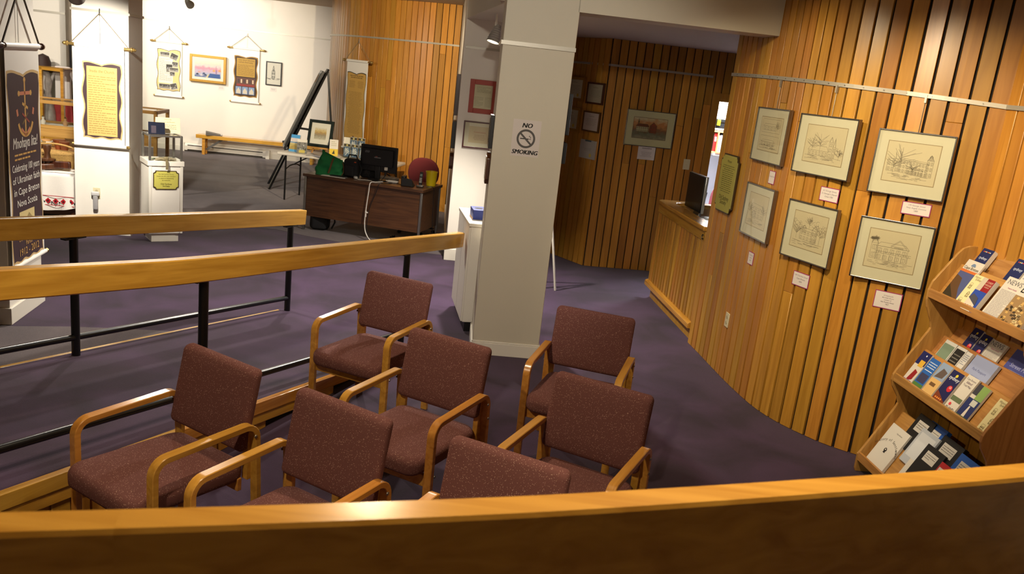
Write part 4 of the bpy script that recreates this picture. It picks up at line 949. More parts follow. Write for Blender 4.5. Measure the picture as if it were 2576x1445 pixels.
# baseboard heater
hb = BW.hit(462, 375); hx0 = (hb - BW.P).dot(BW.ex); hx1 = (BW.hit(675, 388) - BW.P).dot(BW.ex)
ht = thing('baseboard_heater', 'long white electric baseboard heater under the bench', 'heater', pl_pt(BW, (hx0 + hx1) / 2, 0, .016), BW.yaw); L_ = hx1 - hx0
MB().prism([(-.07, .03), (-.07, .12), (-.05, .17), (0, .18), (0, .02), (-.05, .02)], -L_ / 2, L_ / 2, 0).build('casing', TRIMW, ht, smooth=False)
MB().box(-L_ / 2 + .1, L_ / 2 - .1, -.073, -.06, .125, .14).build('vent_slot', GROOVE, ht, smooth=False); MB().box(-L_ / 2 + .1, L_ / 2 - .1, -.072, -.06, .03, .05).build('intake_slot', GROOVE, ht, smooth=False)
for sx in (-1, 1): MB().box(sx * L_ / 2 - .04, sx * L_ / 2 + .04, -.078, 0, .0, .185).build('end_cap', TRIMW, ht, bevel=.004)
# bench
be = onz(510, 389); bt = thing('bench', 'long plain maple bench in front of the baseboard heater', 'bench', (0, 0, 0), BW.yaw)
bt.location = be - BW.ex * .14
MB().box(0, 2.5, -.02, .235, .33, .405).build('seat', WOODX, bt, bevel=.006)
for x in (.12, 2.3):
    for y in (.0, .17): MB().box(x, x + .06, y, y + .06, 0, .33).build('leg', WOODX, bt, bevel=.003)
MB().bar((.18, .1, .1), (.5, .1, .33), .04, .02, (0, 1, 0)).build('brace', STEEL, bt); MB().bar((2.28, .1, .1), (1.96, .1, .33), .04, .02, (0, 1, 0)).build('brace', STEEL, bt)
for (x, y, yw, lb, w) in ((.33, .11, .25, 'grey ring binder lying on the far-left end of the bench', .32), (1.95, .11, -.15, 'black album lying on the bench beside the folding table', .42)):
    o = thing('binder', lb, 'binder', bt.location + BW.ex * x - BW.n * y + Vector((0, 0, .405)), BW.yaw + yw)
    MB().hexa([(-w / 2, -.13, 0), (w / 2, -.13, 0), (w / 2, .13, 0), (-w / 2, .13, 0), (-w / 2, -.13, .07 if w < .4 else .04), (w / 2, -.13, .015 if w < .4 else .03), (w / 2, .13, .015 if w < .4 else .03), (-w / 2, .13, .07 if w < .4 else .04)]).build('cover', BLACKP if w > .4 else plain('grey_board', (96, 90, 84), .6), o, bevel=.003)
    MB().box(-w / 2 + .015, w / 2 - .01, -.122, .122, .006, .02).build('pages', PAPER, o, smooth=False)

# ================================================================== EASEL WITH DARK BOARD
eo = Vector((-3.78, 13.95, 0)); EYAW = rad(-72); ez = thing('floor_easel', 'tall black floor easel standing between the folding table and the curved wall', 'easel', eo, EYAW)
for a, b in (((-.06, .36, 2.02), (-.3, -.52, 0)), ((.06, .36, 2.02), (.3, -.52, 0)), ((0, .36, 1.98), (.0, .58, 0))): MB().bar(a, b, .045, .035).build('leg', BLACKM, ez, bevel=.003)
MB().bar((-.30, -.26, .66), (.30, -.26, .66), .07, .04).build('ledge', BLACKM, ez, bevel=.003); MB().bar((0, -.1, 1.02), (0, .47, .98), .025, .035).build('brace', BLACKM, ez); MB().bar((-.17, -.05, 1.05), (.17, -.05, 1.05), .03, .045).build('cross_bar', BLACKM, ez)
bo = thing('display_board', 'dark green board in a black frame leaning steeply on the floor easel', 'board', eo + Vector((-sin(EYAW), cos(EYAW), 0)) * -.295 + Vector((0, 0, .68)), EYAW, tilt=-.41)
MB().box(-.27, .27, -.02, .02, 0, 1.42).build('frame', BLACKP, bo, bevel=.006); MB().box(-.22, .22, -.026, -.018, .05, 1.37).build('panel', plain('dark_green', (20, 34, 28), .5), bo, smooth=False)
MB().box(-.12, .14, -.03, -.024, 1.2, 1.34).build('label', plain('kraft', (130, 100, 60), .7), bo, smooth=False)

# ================================================================== FOLDING TABLE
TY = -.126; TO = Vector((-3.80, 12.62, 0)); tex, tey = Vector((cos(TY), sin(TY), 0)), Vector((-sin(TY), cos(TY), 0))
tb = thing('folding_table', 'white plastic folding table with black steel legs behind the desk', 'table', TO, TY)
MB().box(0, 1.83, 0, .72, .695, .74).build('tabletop', plain('table_plastic', (206, 200, 188), .45), tb, bevel=.012, seg=3)
for x in (.12, 1.71):
    for y in (.06, .64):
        MB().tube([(x, y, 0), (x, y, .68), (x, .35, .69)] if 0 else [(x, y, 0), (x, y, .70)], .014, 10).build('leg', BLACKM, tb)
    MB().tube([(x, .06, .48), (x, .2, .52), (x, .35, .53), (x, .5, .52), (x, .64, .48)], .011, 8).build('cross_brace', BLACKM, tb)
    MB().tube([(x, .35, .53), (x + (.3 if x < 1 else -.3), .35, .70)], .010, 8).build('strut', BLACKM, tb)
def T(x, y, z=.74): return TO + tex * x + tey * y + Vector((0, 0, z))
def leaflet_holder(label, loc, yaw, w, h, art, tilt=-.3, thick=.03, clear=True, col=(214, 210, 200)):
    o = thing('leaflet_stand', label, 'leaflets', loc, yaw)
    M = Matrix.Rotation(tilt, 4, 'X')
    MB().box(-w / 2, w / 2, 0, thick, .004, h).xf(M).build('leaflets', plain('leaf_%d_%d_%d' % col, col, .6), o, bevel=.0015, seg=1)
    p = Print(-.0006); art(p, w, h); q = p.build('cover_print', o); q.rotation_euler = (tilt, 0, 0)
    if clear:
        MB().box(-w / 2 - .004, w / 2 + .004, -.006, -.003, 0, h * .45).xf(M).build('clear_pocket', GLASS, o, smooth=False)
        MB().prism([(-.03, 0), (.12, 0), (.12, .004), (-.03, .004)], -w / 2 - .004, w / 2 + .004, 0).build('foot', GLASS, o, smooth=False)
    return o
def art_beach(p, w, h):
    p.rect(-w / 2, w / 2, h * .8, h, (70, 150, 206)); p.rect(-w / 2, w / 2, h * .5, h * .8, (206, 196, 190)); p.rect(-w / 2, w / 2, h * .52, h * .58, (96, 140, 170)); p.rect(-w / 2, w / 2, h * .14, h * .5, (196, 176, 110)); p.poly([(-w / 2, h * .14), (w / 2, h * .14), (w / 2, h * .3), (0, h * .4), (-w / 2, h * .25)], (176, 150, 84)); p.rect(-w / 2, w / 2, 0, h * .14, (90, 160, 210))
def art_bw(p, w, h):
    rnd = random.Random(5); p.rect(-w / 2, w / 2, 0, h * .8, (120, 118, 112))
    for k in range(22): x = rnd.uniform(-.45, .4) * w; z = rnd.uniform(.05, .7) * h; p.rect(x, x + w * .12, z, z + h * .08, (rnd.randint(30, 200),) * 3); p.k -= 1
    p.k += 1; p.rect(-w * .3, w * .3, h * .05, h * .25, (200, 180, 90))
def art_yel(p, w, h): p.rect(-w / 2, w / 2, 0, h * .45, (212, 186, 60)); p.poly([(-w * .2, h * .15), (w * .15, h * .15), (w * .05, h * .4)], (60, 60, 40)); p.block(-w * .3, w * .3, h * .92, h * .6, 3, (180, 176, 150), .4)
leaflet_holder('beach-photo leaflets in a clear stand on the table, by the small green frame', T(.16, .22), TY - .1, .15, .27, art_beach)
leaflet_holder('black and white photo leaflets in a clear stand at the table edge', T(.34, .13), TY + .35, .15, .22, art_bw)
leaflet_holder('white box with a yellow printed side standing on the table', T(.80, .26), TY + .35, .13, .26, art_yel, -.15, .07, False)
# small framed print on a wooden easel
fe = thing('table_easel', 'small wooden table easel under the green-framed print', 'easel', T(.50, .47), TY)
for x in (-.11, .11): MB().bar((x * .15, .06, .47), (x, -.06, 0), .025, .015).build('leg', CASEW, fe, bevel=.002)
MB().bar((0, .07, .44), (0, .18, 0), .025, .015).build('back_leg', CASEW, fe, bevel=.002); MB().box(-.17, .17, -.085, -.03, .075, .1).build('ledge', CASEW, fe, bevel=.003)
ff = thing('framed_print', 'small landscape print in a dark green frame on the table easel', 'picture', T(.50, .47, .84) - tey * .062, TY, tilt=-.24)
fw_, fh_ = .40, .42
MB().box(-fw_ / 2, -fw_ / 2 + .045, -.02, .01, 0, fh_).box(fw_ / 2 - .045, fw_ / 2, -.02, .01, 0, fh_).box(-fw_ / 2 + .045, fw_ / 2 - .045, -.02, .01, 0, .045).box(-fw_ / 2 + .045, fw_ / 2 - .045, -.02, .01, fh_ - .045, fh_).build('frame', plain('green_black', (12, 24, 18), .6, spec=.2), ff, bevel=.004, smooth=False)
MB().box(-fw_ / 2 + .04, fw_ / 2 - .04, -.006, .008, .04, fh_ - .04).build('mat_board', PAPER, ff, smooth=False)
MB().box(-.095, .095, -.008, -.005, .12, .30).build('watercolour', painted('tree_wash', [(0, (196, 188, 168)), (.35, (150, 140, 120)), (.55, (176, 140, 80)), (.75, (206, 180, 120)), (1, (214, 208, 192))], 9, 2), ff, smooth=False)
MB().box(-fw_ / 2 + .045, fw_ / 2 - .045, -.012, -.011, .045, fh_ - .045).build('glass_pane', GLASS, ff, smooth=False)
# rack of leaflets
rk = thing('leaflet_rack', 'clear tiered rack holding five patterned leaflets on the table', 'rack', T(1.12, .30), TY)
MB().box(-.19, .19, .0, .005, 0, .22).box(-.19, .19, .10, .105, 0, .32).box(-.19, .19, -.03, .12, 0, .005).build('tray', GLASS, rk, smooth=False)
def art_lf(p, w, h):
    rnd = random.Random(8); p.rect(-w / 2, w / 2, h * .78, h * .98, (70, 62, 50)); p.rect(-w * .12, w * .12, h * .82, h * .94, (206, 190, 120)); p.rect(-w / 2, w / 2, 0, h * .76, (72, 96, 120))
    for k in range(9): p.line([(rnd.uniform(-.4, .4) * w, rnd.uniform(.05, .7) * h) for _ in range(3)], .008, (212, 214, 214))
    p.k += 1
for i, (x, y, z) in enumerate(((-.125, .008, .02), (0, .008, .02), (.125, .008, .02), (-.06, .108, .12), (.07, .108, .12))):
    o = thing('leaflet', ('patterned leaflet with a gold-topped band in the lower pocket of the clear rack', 'patterned leaflet with a gold-topped band in the upper pocket of the clear rack')[i > 2], 'leaflet', T(1.12, .30, .74 + z) + tex * x + tey * y, TY, 'leaflets in the clear rack')
    MB().box(-.052, .052, 0, .012, 0, .2).build('paper', PAPER, o, smooth=False); p = Print(0); art_lf(p, .104, .2); p.build('print', o)
for x, y, w, h, z, lb in ((.98, .45, .16, .26, 0, 'stack of white cards standing behind the leaflet rack'),):
    o = thing('card_stack', lb, 'cards', T(x, y), TY + .15); MB().box(-.09, .09, 0, .05, 0, .30).build('cards', PAPER, o, bevel=.002); MB().box(-.02, .14, .05, .07, 0, .26).build('blue_divider', plain('pale_blue', (150, 170, 200), .6), o, smooth=False)
rnd = random.Random(12)
for i, (x, y, a, c) in enumerate(((.55, .14, .2, (190, 186, 180)), (.70, .10, -.3, (176, 176, 184)), (.86, .12, .1, (196, 190, 180)), (.62, .20, .8, (150, 140, 130)))):
    o = tag(MB().box(-.11, .11, -.14, .14, 0, .004).build('paper_sheet', plain('sheet_%d' % c[0], c, .5), None, smooth=False, loc=T(x, y, .7405 + .0045 * i), yaw=TY + a), ('cream', 'blue-grey', 'buff', 'darker taupe')[i] + ' loose printed sheet lying on the folding table behind the green bag', 'paper', 'loose sheets on the folding table')

# ================================================================== DESK
DY = -.2168; DO = Vector((-2.84, 10.573, 0)); dex, dey = Vector((cos(DY), sin(DY), 0)), Vector((-sin(DY), cos(DY), 0)); DW = 1.645
def D(x, y, z=.742): return DO + dex * x + dey * y + Vector((0, 0, z))
dk = thing('desk', 'dark walnut laminate office desk with chrome corner legs', 'desk', DO, DY)
MB().box(0, DW, 0, .76, .705, .74).build('desktop', WALNUT, dk, bevel=.004)
MB().box(.03, DW - .03, .035, .055, .19, .705).build('modesty_panel', WALNUT, dk, smooth=False)
for x0, x1 in ((.03, .05), (DW - .05, DW - .03)): MB().box(x0, x1, .05, .72, .19, .705).build('side_panel', WALNUT, dk, smooth=False)
for x in (.012, DW - .042):
    for y in (.018, .71): MB().box(x, x + .03, y, y + .03, 0, .706).build('leg', STEEL, dk, bevel=.004)
# monitor
mo = thing('monitor', 'black flat monitor seen from behind on the walnut desk', 'monitor', D(.90, .30), DY - .02)
MB().lathe([(.0, 0), (.12, 0), (.12, .012), (.05, .02), (0, .02)], 24).xf(Matrix.Diagonal((1.1, .8, 1, 1))).build('foot', BLACKP, mo)
MB().box(-.035, .035, -.02, .02, .015, .19).build('neck', BLACKP, mo, bevel=.006)
MB().box(-.255, .255, -.005, .03, .11, .445).build('panel', BLACKP, mo, bevel=.008)
MB().hexa([(-.22, -.005, .18), (.22, -.005, .18), (.22, .0, .18), (-.22, 0, .18), (-.22, -.005, .41), (.22, -.005, .41), (.22, 0, .41), (-.22, 0, .41)]).box(-.21, .21, -.035, 0, .19, .40).build('back_cover', BLACKP, mo, bevel=.008); bc_ = mo.children[-1]
p = Print(-.0355); p.text('050', -.15, .345, .04, (150, 150, 150), .3); p.block(-.045, .045, .305, .283, 1, (150, 150, 150), .5); p.rect(-.03, .0, .303, .311, (170, 90, 80)); p.build('markings', bc_)
MB().box(.10, .14, -.03, -.005, .145, .185).build('plug', PAPER, mo, bevel=.003)
MB().tube([(-.1, -.02, .2), (-.13, -.06, .12), (-.06, -.1, .03), (.06, -.12, .015)], .005, 6).build('cable', BLACKP, mo); MB().tube([(.12, -.02, .15), (.13, -.05, .08), (.1, -.1, .02)], .005, 6).build('cable', BLACKP, mo)
kb = thing('keyboard', 'grey keyboard lying behind the monitor stand on the desk', 'keyboard', D(.86, .52), DY)
MB().hexa([(-.23, -.07, 0), (.23, -.07, 0), (.23, .07, 0), (-.23, .07, 0), (-.23, -.07, .012), (.23, -.07, .012), (.23, .07, .026), (-.23, .07, .026)]).build('body', plain('kb_grey', (120, 114, 106), .5), kb, bevel=.003)
km = MB()
for i in range(15):
    for j in range(5): km.box(-.215 + i * .0288, -.215 + i * .0288 + .023, -.058 + j * .0235, -.058 + j * .0235 + .019, .016 + j * .0025, .024 + j * .0025)
km.build('keys', plain('kb_key', (150, 144, 134), .5), kb.children[-1], smooth=False)['kind'] = 'stuff'
ps = thing('power_strip', 'white cable adapter lying by the monitor on the desk', 'adapter', D(1.12, .30), DY); MB().box(-.07, .07, -.02, .02, 0, .025).build('case', PAPER, ps, bevel=.005); MB().box(-.1, -.07, -.012, .012, .005, .02).build('plug', PAPER, ps, bevel=.003)
# maroon office chair behind
oc = thing('office_chair', 'maroon upholstered office chair tucked behind the walnut desk', 'chair', D(1.22, .98, 0), DY + .1)
def fo(x, y, z): return (x, .25 + z + .25 * x * x, .80 + y)
MB().pillow(.44, .42, .07, .19, .03, fo).build('backrest', MAROON2, oc, angle=60)
MB().pillow(.46, .46, .07, .15, .03, lambda x, y, z: (x, y + .0, z + .47)).build('seat', MAROON2, oc, angle=60)
MB().bar((0, .27, .40), (0, .30, .75), .06, .015, (0, 1, 0)).build('back_post', BLACKP, oc); MB().tube([(0, 0, .10), (0, 0, .44)], .03, 12).build('gas_lift', BLACKP, oc)
for k in range(5):
    a = 2 * PI * k / 5 + .3; MB().bar((0, 0, .10), (.26 * cos(a), .26 * sin(a), .07), .04, .03).build('base_arm', BLACKP, oc); MB().lathe([(.0, -.02), (.025, -.02), (.025, .02), (0, .02)], 12, (.26 * cos(a), .26 * sin(a), .026), Matrix.Rotation(PI / 2, 3, 'X')).build('caster', BLACKP, oc)
# phones
ph = thing('desk_phone', 'black desk phone stand on the desk corner', 'phone', D(1.36, .22), DY + .2)
MB().hexa([(-.08, -.09, 0), (.08, -.09, 0), (.08, .09, 0), (-.08, .09, 0), (-.08, -.09, .11), (.05, -.085, .10), (.06, .03, .03), (-.08, .03, .03)]).build('body', BLACKP, ph, bevel=.006); MB().box(-.085, -.035, -.08, .08, .03, .125).build('handset', BLACKP, ph, bevel=.01)
cp = thing('cordless_phone', 'silver and black cordless handset standing in its charger by the yellow tub', 'phone', D(1.51, .25), DY + .15)
MB().box(-.045, .045, -.045, .04, 0, .03).build('charger', STEEL, cp, bevel=.01); MB().hexa([(-.022, -.012, .02), (.022, -.012, .02), (.022, .012, .02), (-.022, .012, .02), (-.02, .03, .19), (.02, .03, .19), (.02, .05, .19), (-.02, .05, .19)]).build('handset', BLACKP, cp, bevel=.006)
kp = MB()
for i in range(3):
    for j in range(4): z = .06 + j * .016; y = -.013 + (z - .02) * .247; kp.box(-.014 + i * .0105, -.007 + i * .0105, y - .002, y + .001, z, z + .009)
hs_ = cp.children[-1]; kp.build('keypad', PAPER, hs_, smooth=False); MB().box(-.014, .014, .012, .03, .135, .165).build('screen', plain('lcd', (120, 140, 130), .3), hs_, smooth=False); MB().lathe([(0, 0), (.008, 0), (0, .006)], 10, (-.02, -.03, .03)).build('lamp', plain('red_led', (220, 40, 40), .3), cp)
yb = thing('yellow_tub', 'bright yellow plastic tub on the corner of the walnut desk', 'tub', D(1.56, .52), DY)
MB().lathe([(0, 0), (.062, 0), (.075, .17), (.080, .17), (.080, .185), (.071, .185), (.07, .17), (.058, .01), (0, .01)], 28).build('body', YELLOW, yb)
# green tote, camera bag
gb = thing('tote_bag', 'slumped green cloth tote bag with brown strap on the desk corner', 'bag', D(.27, .22), DY + .05)
rnd = random.Random(21); gm = MB(); NR, NS = 12, 28; vs = []
ph_ = [rnd.uniform(0, 6) for _ in range(8)]
for i in range(NR + 1):
    u = i / NR; W_ = .185 - .05 * u + .012 * sin(3 * u); Dp = .11 * (1 - u) ** .6 + .014; off = .035 * u; zz = .255 * u
    for k in range(NS):
        a = 2 * PI * k / NS; ca, sa = cos(a), sin(a); x = W_ * (abs(ca) ** .5) * (1 if ca >= 0 else -1); y = Dp * (abs(sa) ** .65) * (1 if sa >= 0 else -1)
        wr = .010 * sin(9 * u + 3 * a + ph_[0]) + .008 * sin(14 * u - 5 * a + ph_[1]); top = -.32 * x - .03 * (1 - abs(ca)) + .012 * sin(5 * ca + 1)
        vs.append((x + off + wr * ca, y + wr * 1.5 * sa, max(0, zz + top * u)))
fs_ = [(i * NS + k, i * NS + (k + 1) % NS, (i + 1) * NS + (k + 1) % NS, (i + 1) * NS + k) for i in range(NR) for k in range(NS)] + [tuple(range(NS))[::-1], tuple(NR * NS + k for k in range(NS))]
gm.add(vs, fs_).build('body', GREEN, gb, angle=80)
BROWN = plain('brown_webbing', (96, 66, 34), .8)
MB().sweep([(q, (1, 0, 0), (0, -1, 0)) for q in ((.06, -.035, .225), (.065, -.07, .215), (.06, -.10, .16), (.05, -.125, .09), (.035, -.132, .03))], [(-.012, 0), (.012, 0), (.012, .004), (-.012, .004)]).build('strap', BROWN, gb)
MB().tube([(.13, .0, .20), (.17, -.02, .19), (.2, -.04, .13), (.21, -.06, .05), (.19, -.08, .01)], .007, 6).build('strap', BROWN, gb)
cbg = thing('camera_bag', 'black padded camera bag between the green tote and the monitor', 'bag', D(.56, .26), DY)
MB().pillow(.20, .16, .24, .05, .045, lambda x, y, z: (x, y, z + .12)).build('body', BLACKR, cbg, angle=60); MB().pillow(.13, .05, .13, .02, .02, lambda x, y, z: (x, y - .085, z + .085)).build('front_pocket', BLACKR, cbg, angle=60)
MB().tube([(-.07, 0, .22), (-.05, 0, .285), (.05, 0, .285), (.07, 0, .22)], .010, 8).build('handle', BLACKR, cbg); MB().tube([(.1, -.02, .2), (.15, -.04, .12), (.13, -.08, .01)], .008, 6).build('strap', BLACKR, cbg); MB().box(.06, .085, -.084, -.076, .2, .21).build('tab', plain('orange', (220, 90, 40), .5), cbg, smooth=False)
ca2 = thing('camera_case', 'small black case behind the camera bag on the desk', 'case', D(.71, .44), DY + .2); MB().pillow(.2, .14, .2, .04, .035, lambda x, y, z: (x, y, z + .1)).build('body', BLACKR, ca2, angle=60); MB().box(-.04, .04, -.073, -.065, .05, .12).build('flap', BLACKP, ca2, bevel=.004)
# small litter on the desk
nb = thing('notebook', 'black notebook on white papers in front of the green tote', 'notebook', D(.40, .07), DY + .05); MB().box(-.16, .16, -.04, .04, 0, .006).build('papers', PAPER, nb, smooth=False); MB().box(-.05, .14, -.02, .06, .006, .02).build('cover', BLACKP, nb, bevel=.003)
ms = thing('mouse', 'silver computer mouse with white lead on the desk', 'mouse', D(.66, .16), DY + .5)
MB().pillow(.055, .095, .032, .026, .014, lambda x, y, z: (x, y, z + .016)).build('body', plain('silver_plastic', (176, 172, 164), .3), ms, angle=60); MB().tube([(0, -.045, .01), (.03, -.08, .004), (.12, -.07, .004), (.2, -.1, .004)], .003, 6).build('lead', PAPER, ms)
ky = thing('key_bunch', 'bunch of silver keys lying near the desk edge', 'keys', D(.56, .075), DY)
for k in range(4): a = k * .9; MB().box(0, .055, -.006, .006, .001 + k * .002, .003 + k * .002).xf(Matrix.Rotation(a, 4, 'Z')).build('key', STEEL, ky, smooth=False)
MB().tube([(x, z, .006) for x, z in ring(-.01, 0, .014, 14)], .0015, 6).build('key_ring', STEEL, ky)
# cables down the front
def cable(name, label, pts, r, mat, extra=None):
    P = smooth_path(pts, 8); o = thing(name, label, 'cable', pts[-1]); b = Vector(pts[-1]); MB().tube([Vector(q) - b for q in P], r, 8).build('lead', mat, o)
    if extra: e = Vector(extra) - b; MB().tube([e + Vector((0, 0, .04)), e - Vector((0, 0, .04))], .010, 8).build('connector', mat, o); MB().box(e.x - .004, e.x + .03, e.y - .012, e.y + .005, e.z + .012, e.z + .028).build('toggle', mat, o, bevel=.002)
    return o
WC = plain('white_cable', (220, 214, 204), .45)
cable('power_cable', 'white cable running over the desk front to the floor', [D(1.02, .2, .747), D(.98, .08, .748), D(.94, -.008, .742), D(.925, -.012, .62), D(.905, -.012, .4), D(.90, -.015, .22), D(.93, -.03, .1), D(1.02, -.06, .012), D(1.2, -.16, .008), D(1.5, -.3, .008)], .0065, WC, D(.905, -.014, .34))
cable('power_cable', 'black cable hanging from the monitor down the desk front', [D(1.14, .22, .747), D(1.10, .05, .748), D(1.06, -.008, .742), D(1.02, -.01, .62), D(.95, -.01, .42), D(.93, -.012, .25), D(.94, -.02, .1), D(1.0, -.04, .008), D(1.2, -.1, .006)], .005, BLACKP)
cable('phone_cable', 'black cable across the desktop from the monitor to the phone', [D(1.1, .2, .746), D(1.2, .24, .746), D(1.28, .2, .746), D(1.34, .15, .746)], .004, BLACKP)
cable('phone_cable', 'black cable hanging off the desk side by the yellow tub', [D(1.58, .3, .746), D(1.66, .34, .74), D(1.665, .36, .6), D(1.67, .38, .3), D(1.69, .4, .006)], .004, BLACKP)
# bags on the floor under the desk
bp_ = thing('backpack', 'black backpack slumped under the end of the walnut desk', 'bag', D(.17, .22, 0), DY + .3)
MB().pillow(.26, .2, .36, .08, .06, lambda x, y, z: (x + .03 * z, y + .1 * (z + .1) ** 2, z + .18)).build('body', BLACKR, bp_, angle=60); MB().pillow(.2, .08, .18, .04, .03, lambda x, y, z: (x, y - .11, z + .11)).build('front_pocket', BLACKR, bp_, angle=60)
MB().tube([(.12, -.03, .3), (.19, -.06, .22), (.2, -.07, .12), (.16, -.05, .03)], .012, 6).build('strap', BLACKR, bp_)
pw = thing('power_bar', 'black power bar on the floor under the desk', 'power bar', D(1.28, .3, 0), DY); MB().box(-.14, .14, -.03, .03, 0.003, .04).build('case', BLACKP, pw, bevel=.005); MB().box(-.12, -.08, -.015, .015, .04, .06).build('plug', BLACKP, pw, bevel=.003)

# ================================================================== WHITE CABINET BY THE COLUMN
cbA = Vector((-.415, 6.985, 0)); cdir = Vector((-.562 + .415, 7.736 - 6.999, 0)).normalized(); cyaw = math.atan2(-cdir.y, -cdir.x)   # front faces the gallery
wc = thing('white_cabinet', 'low white cabinet standing end-on behind the cream column', 'cabinet', cbA + cdir * .8, cyaw)
MB().box(0, .80, .01, .28, .085, .945).build('body', WHITE, wc, bevel=.003); MB().box(.0, .8, .03, .28, 0, .085).build('plinth', BLACKP, wc, smooth=False)
MB().box(-.01, .815, -.012, .29, .945, .975).build('top', TRIMW, wc, bevel=.004)
for x0 in (.005, .405): MB().box(x0, x0 + .39, -.006, .012, .09, .94).build('door', WHITE, wc, bevel=.003)
bx = thing('blue_box', 'deep blue tissue box on top of the white cabinet', 'box', cbA + cdir * .3 + Vector((.1, .02, .975)), cyaw)
MB().box(-.11, .11, -.06, .06, 0, .085).build('carton', plain('box_blue', (28, 48, 128), .5), bx, bevel=.003); MB().prism(ring(0, 0, .035, 12)[:-1], .0852, .0865, 2).build('opening', BLACKP, bx, smooth=False); MB().box(-.10, .10, -.0605, -.058, .0, .012).build('edge_stripe', plain('amber', (190, 130, 50), .5), bx, smooth=False)
we = thing('sign_stand', 'white folding stand whose splayed leg shows past the cream column', 'stand', (.28, 8.9, 0), .3)
for a, b in (((0, 0, 1.2), (.17, -.12, 0)), ((0, 0, 1.2), (-.17, -.12, 0)), ((0, 0, 1.2), (0, .25, 0))): MB().bar(a, b, .022, .022).build('leg', TRIMW, we, bevel=.003)
MB().bar((-.08, -.06, .6), (.08, -.06, .6), .02, .02).build('cross_bar', TRIMW, we)

# ================================================================== DONATION PEDESTAL
pf0, pf1 = onz(380.6, 609), onz(448.5, 607.4); pex = (pf1 - pf0); pyaw = math.atan2(pex.y, pex.x); pex = pex.normalized(); pey = Vector((-pex.y, pex.x, 0))
PW = .36; pc = (pf0 + pf1) / 2 + pey * .15
dp = thing('donation_pedestal', 'white pedestal with an olive thank-you plaque and a glass donation box', 'pedestal', pc, pyaw)
MB().box(-.145, .145, -.145, .145, 0, .10).build('plinth', TRIMW, dp, bevel=.003); MB().box(-PW / 2, PW / 2, -PW / 2, PW / 2, .10, .86).build('body', WHITE, dp, bevel=.003)
for x in (-PW / 2, PW / 2 - .03): MB().box(x, x + .03, -PW / 2 - .006, -PW / 2 + .004, .10, .86).build('corner_trim', TRIMW, dp, bevel=.002)
MB().box(-PW / 2 - .012, PW / 2 + .012, -PW / 2 - .012, PW / 2 + .012, .86, .915).build('cap', TRIMW, dp, bevel=.003)
gx = .165
for sx in (-1, 1):
    for sy in (-1, 1): MB().box(sx * gx - .012, sx * gx + .012, sy * gx - .012, sy * gx + .012, .915, 1.19).build('post', STEEL, dp, bevel=.002)
MB().box(-gx, gx, -gx - .01, -gx + .01, 1.175, 1.195).box(-gx, gx, gx - .01, gx + .01, 1.175, 1.195).box(-gx - .01, -gx + .01, -gx, gx, 1.175, 1.195).box(gx - .01, gx + .01, -gx, gx, 1.175, 1.195).build('top_frame', STEEL, dp, smooth=False)
MB().box(-gx + .01, gx - .01, -gx - .003, -gx + .001, .915, 1.18).box(-gx + .01, gx - .01, gx - .001, gx + .003, .915, 1.18).build('glass_pane', GLASS, dp, smooth=False); MB().box(-gx + .01, gx - .01, -gx + .01, gx - .01, 1.185, 1.19).build('glass_top', GLASS, dp, smooth=False)
pq = MB().prism(notch(.27, .21, .025), -.008, 0, 1); pq.xf(Matrix.Translation((0, -PW / 2 - .001, .60))); pq.build('plaque', plain('plaque_edge', (58, 44, 22), .4), dp, smooth=False); pq0 = dp.children[-1]
pq = MB().prism(notch(.252, .192, .025), -.010, -.007, 1); pq.xf(Matrix.Translation((0, -PW / 2 - .001, .609))); pq.build('face', plain('plaque_face2', (188, 180, 84), .45, vary=.12, scale=5), pq0, smooth=False)
p = Print(-PW / 2 - .0115)
for i, s in enumerate(('The Old Sydney Society', 'thanks you for your donation', 'to assist in maintaining', 'its museums.')): p.text(s, 0, .765 - i * .022, .017, (90, 82, 30), 0, .21)
p.text('Old Sydney', 0, .655, .026, (90, 82, 30)); p.text('Society', 0, .632, .026, (90, 82, 30)); p.build('lettering', pq0)
rb = thing('ribbon', 'olive ribbon bow hanging over the rim of the pedestal cap', 'ribbon', pc - pey * .17 + Vector((0, 0, .9155)), pyaw)
RB = plain('ribbon_olive', (118, 106, 74), .4)
for sx in (-1, 1):
    MB().sweep([(q, (0, .3, 1), (0, -1, .3)) for q in ((0, -.02, .012), (sx * .05, -.01, .03), (sx * .11, .0, .015), (sx * .06, .0, .008), (0, -.01, .010))], [(-.012, 0), (.012, 0), (.012, .002), (-.012, .002)]).build('loop', RB, rb, angle=80)
MB().sweep([(q, (1, 0, 0), (0, -1, 0)) for q in ((0, -.01, .02), (0, -.045, .004), (.002, -.05, -.05), (0, -.052, -.09))], [(-.014, 0), (.014, 0), (.014, .002), (-.014, .002)]).build('tail', RB, rb); MB().pillow(.05, .04, .045, .015, .015, lambda x, y, z: (x, y - .01, z + .025)).build('knot', RB, rb, angle=80)
mny = thing('banknotes', 'a few banknotes lying in the glass donation box', 'money', pc + Vector((0, 0, .916)), pyaw)
for k, (x, y, a) in enumerate(((-.07, .02, .4), (.05, .05, -.5), (0, -.05, 1.2))): MB().box(-.07, .07, -.033, .033, .001 + k * .002, .002 + k * .002).xf(Matrix.Translation((x, y, 0)) @ Matrix.Rotation(a, 4, 'Z')).build('note', plain('note_%d' % k, ((120, 130, 96), (150, 140, 110), (130, 110, 120))[k], .6), mny, smooth=False)
bk = thing('leaflet_stand', 'glossy dark photo leaflets fanned on the glass donation box', 'leaflets', pc - pex * .07 + Vector((0, 0, 1.196)) - pey * .08, pyaw - .1)
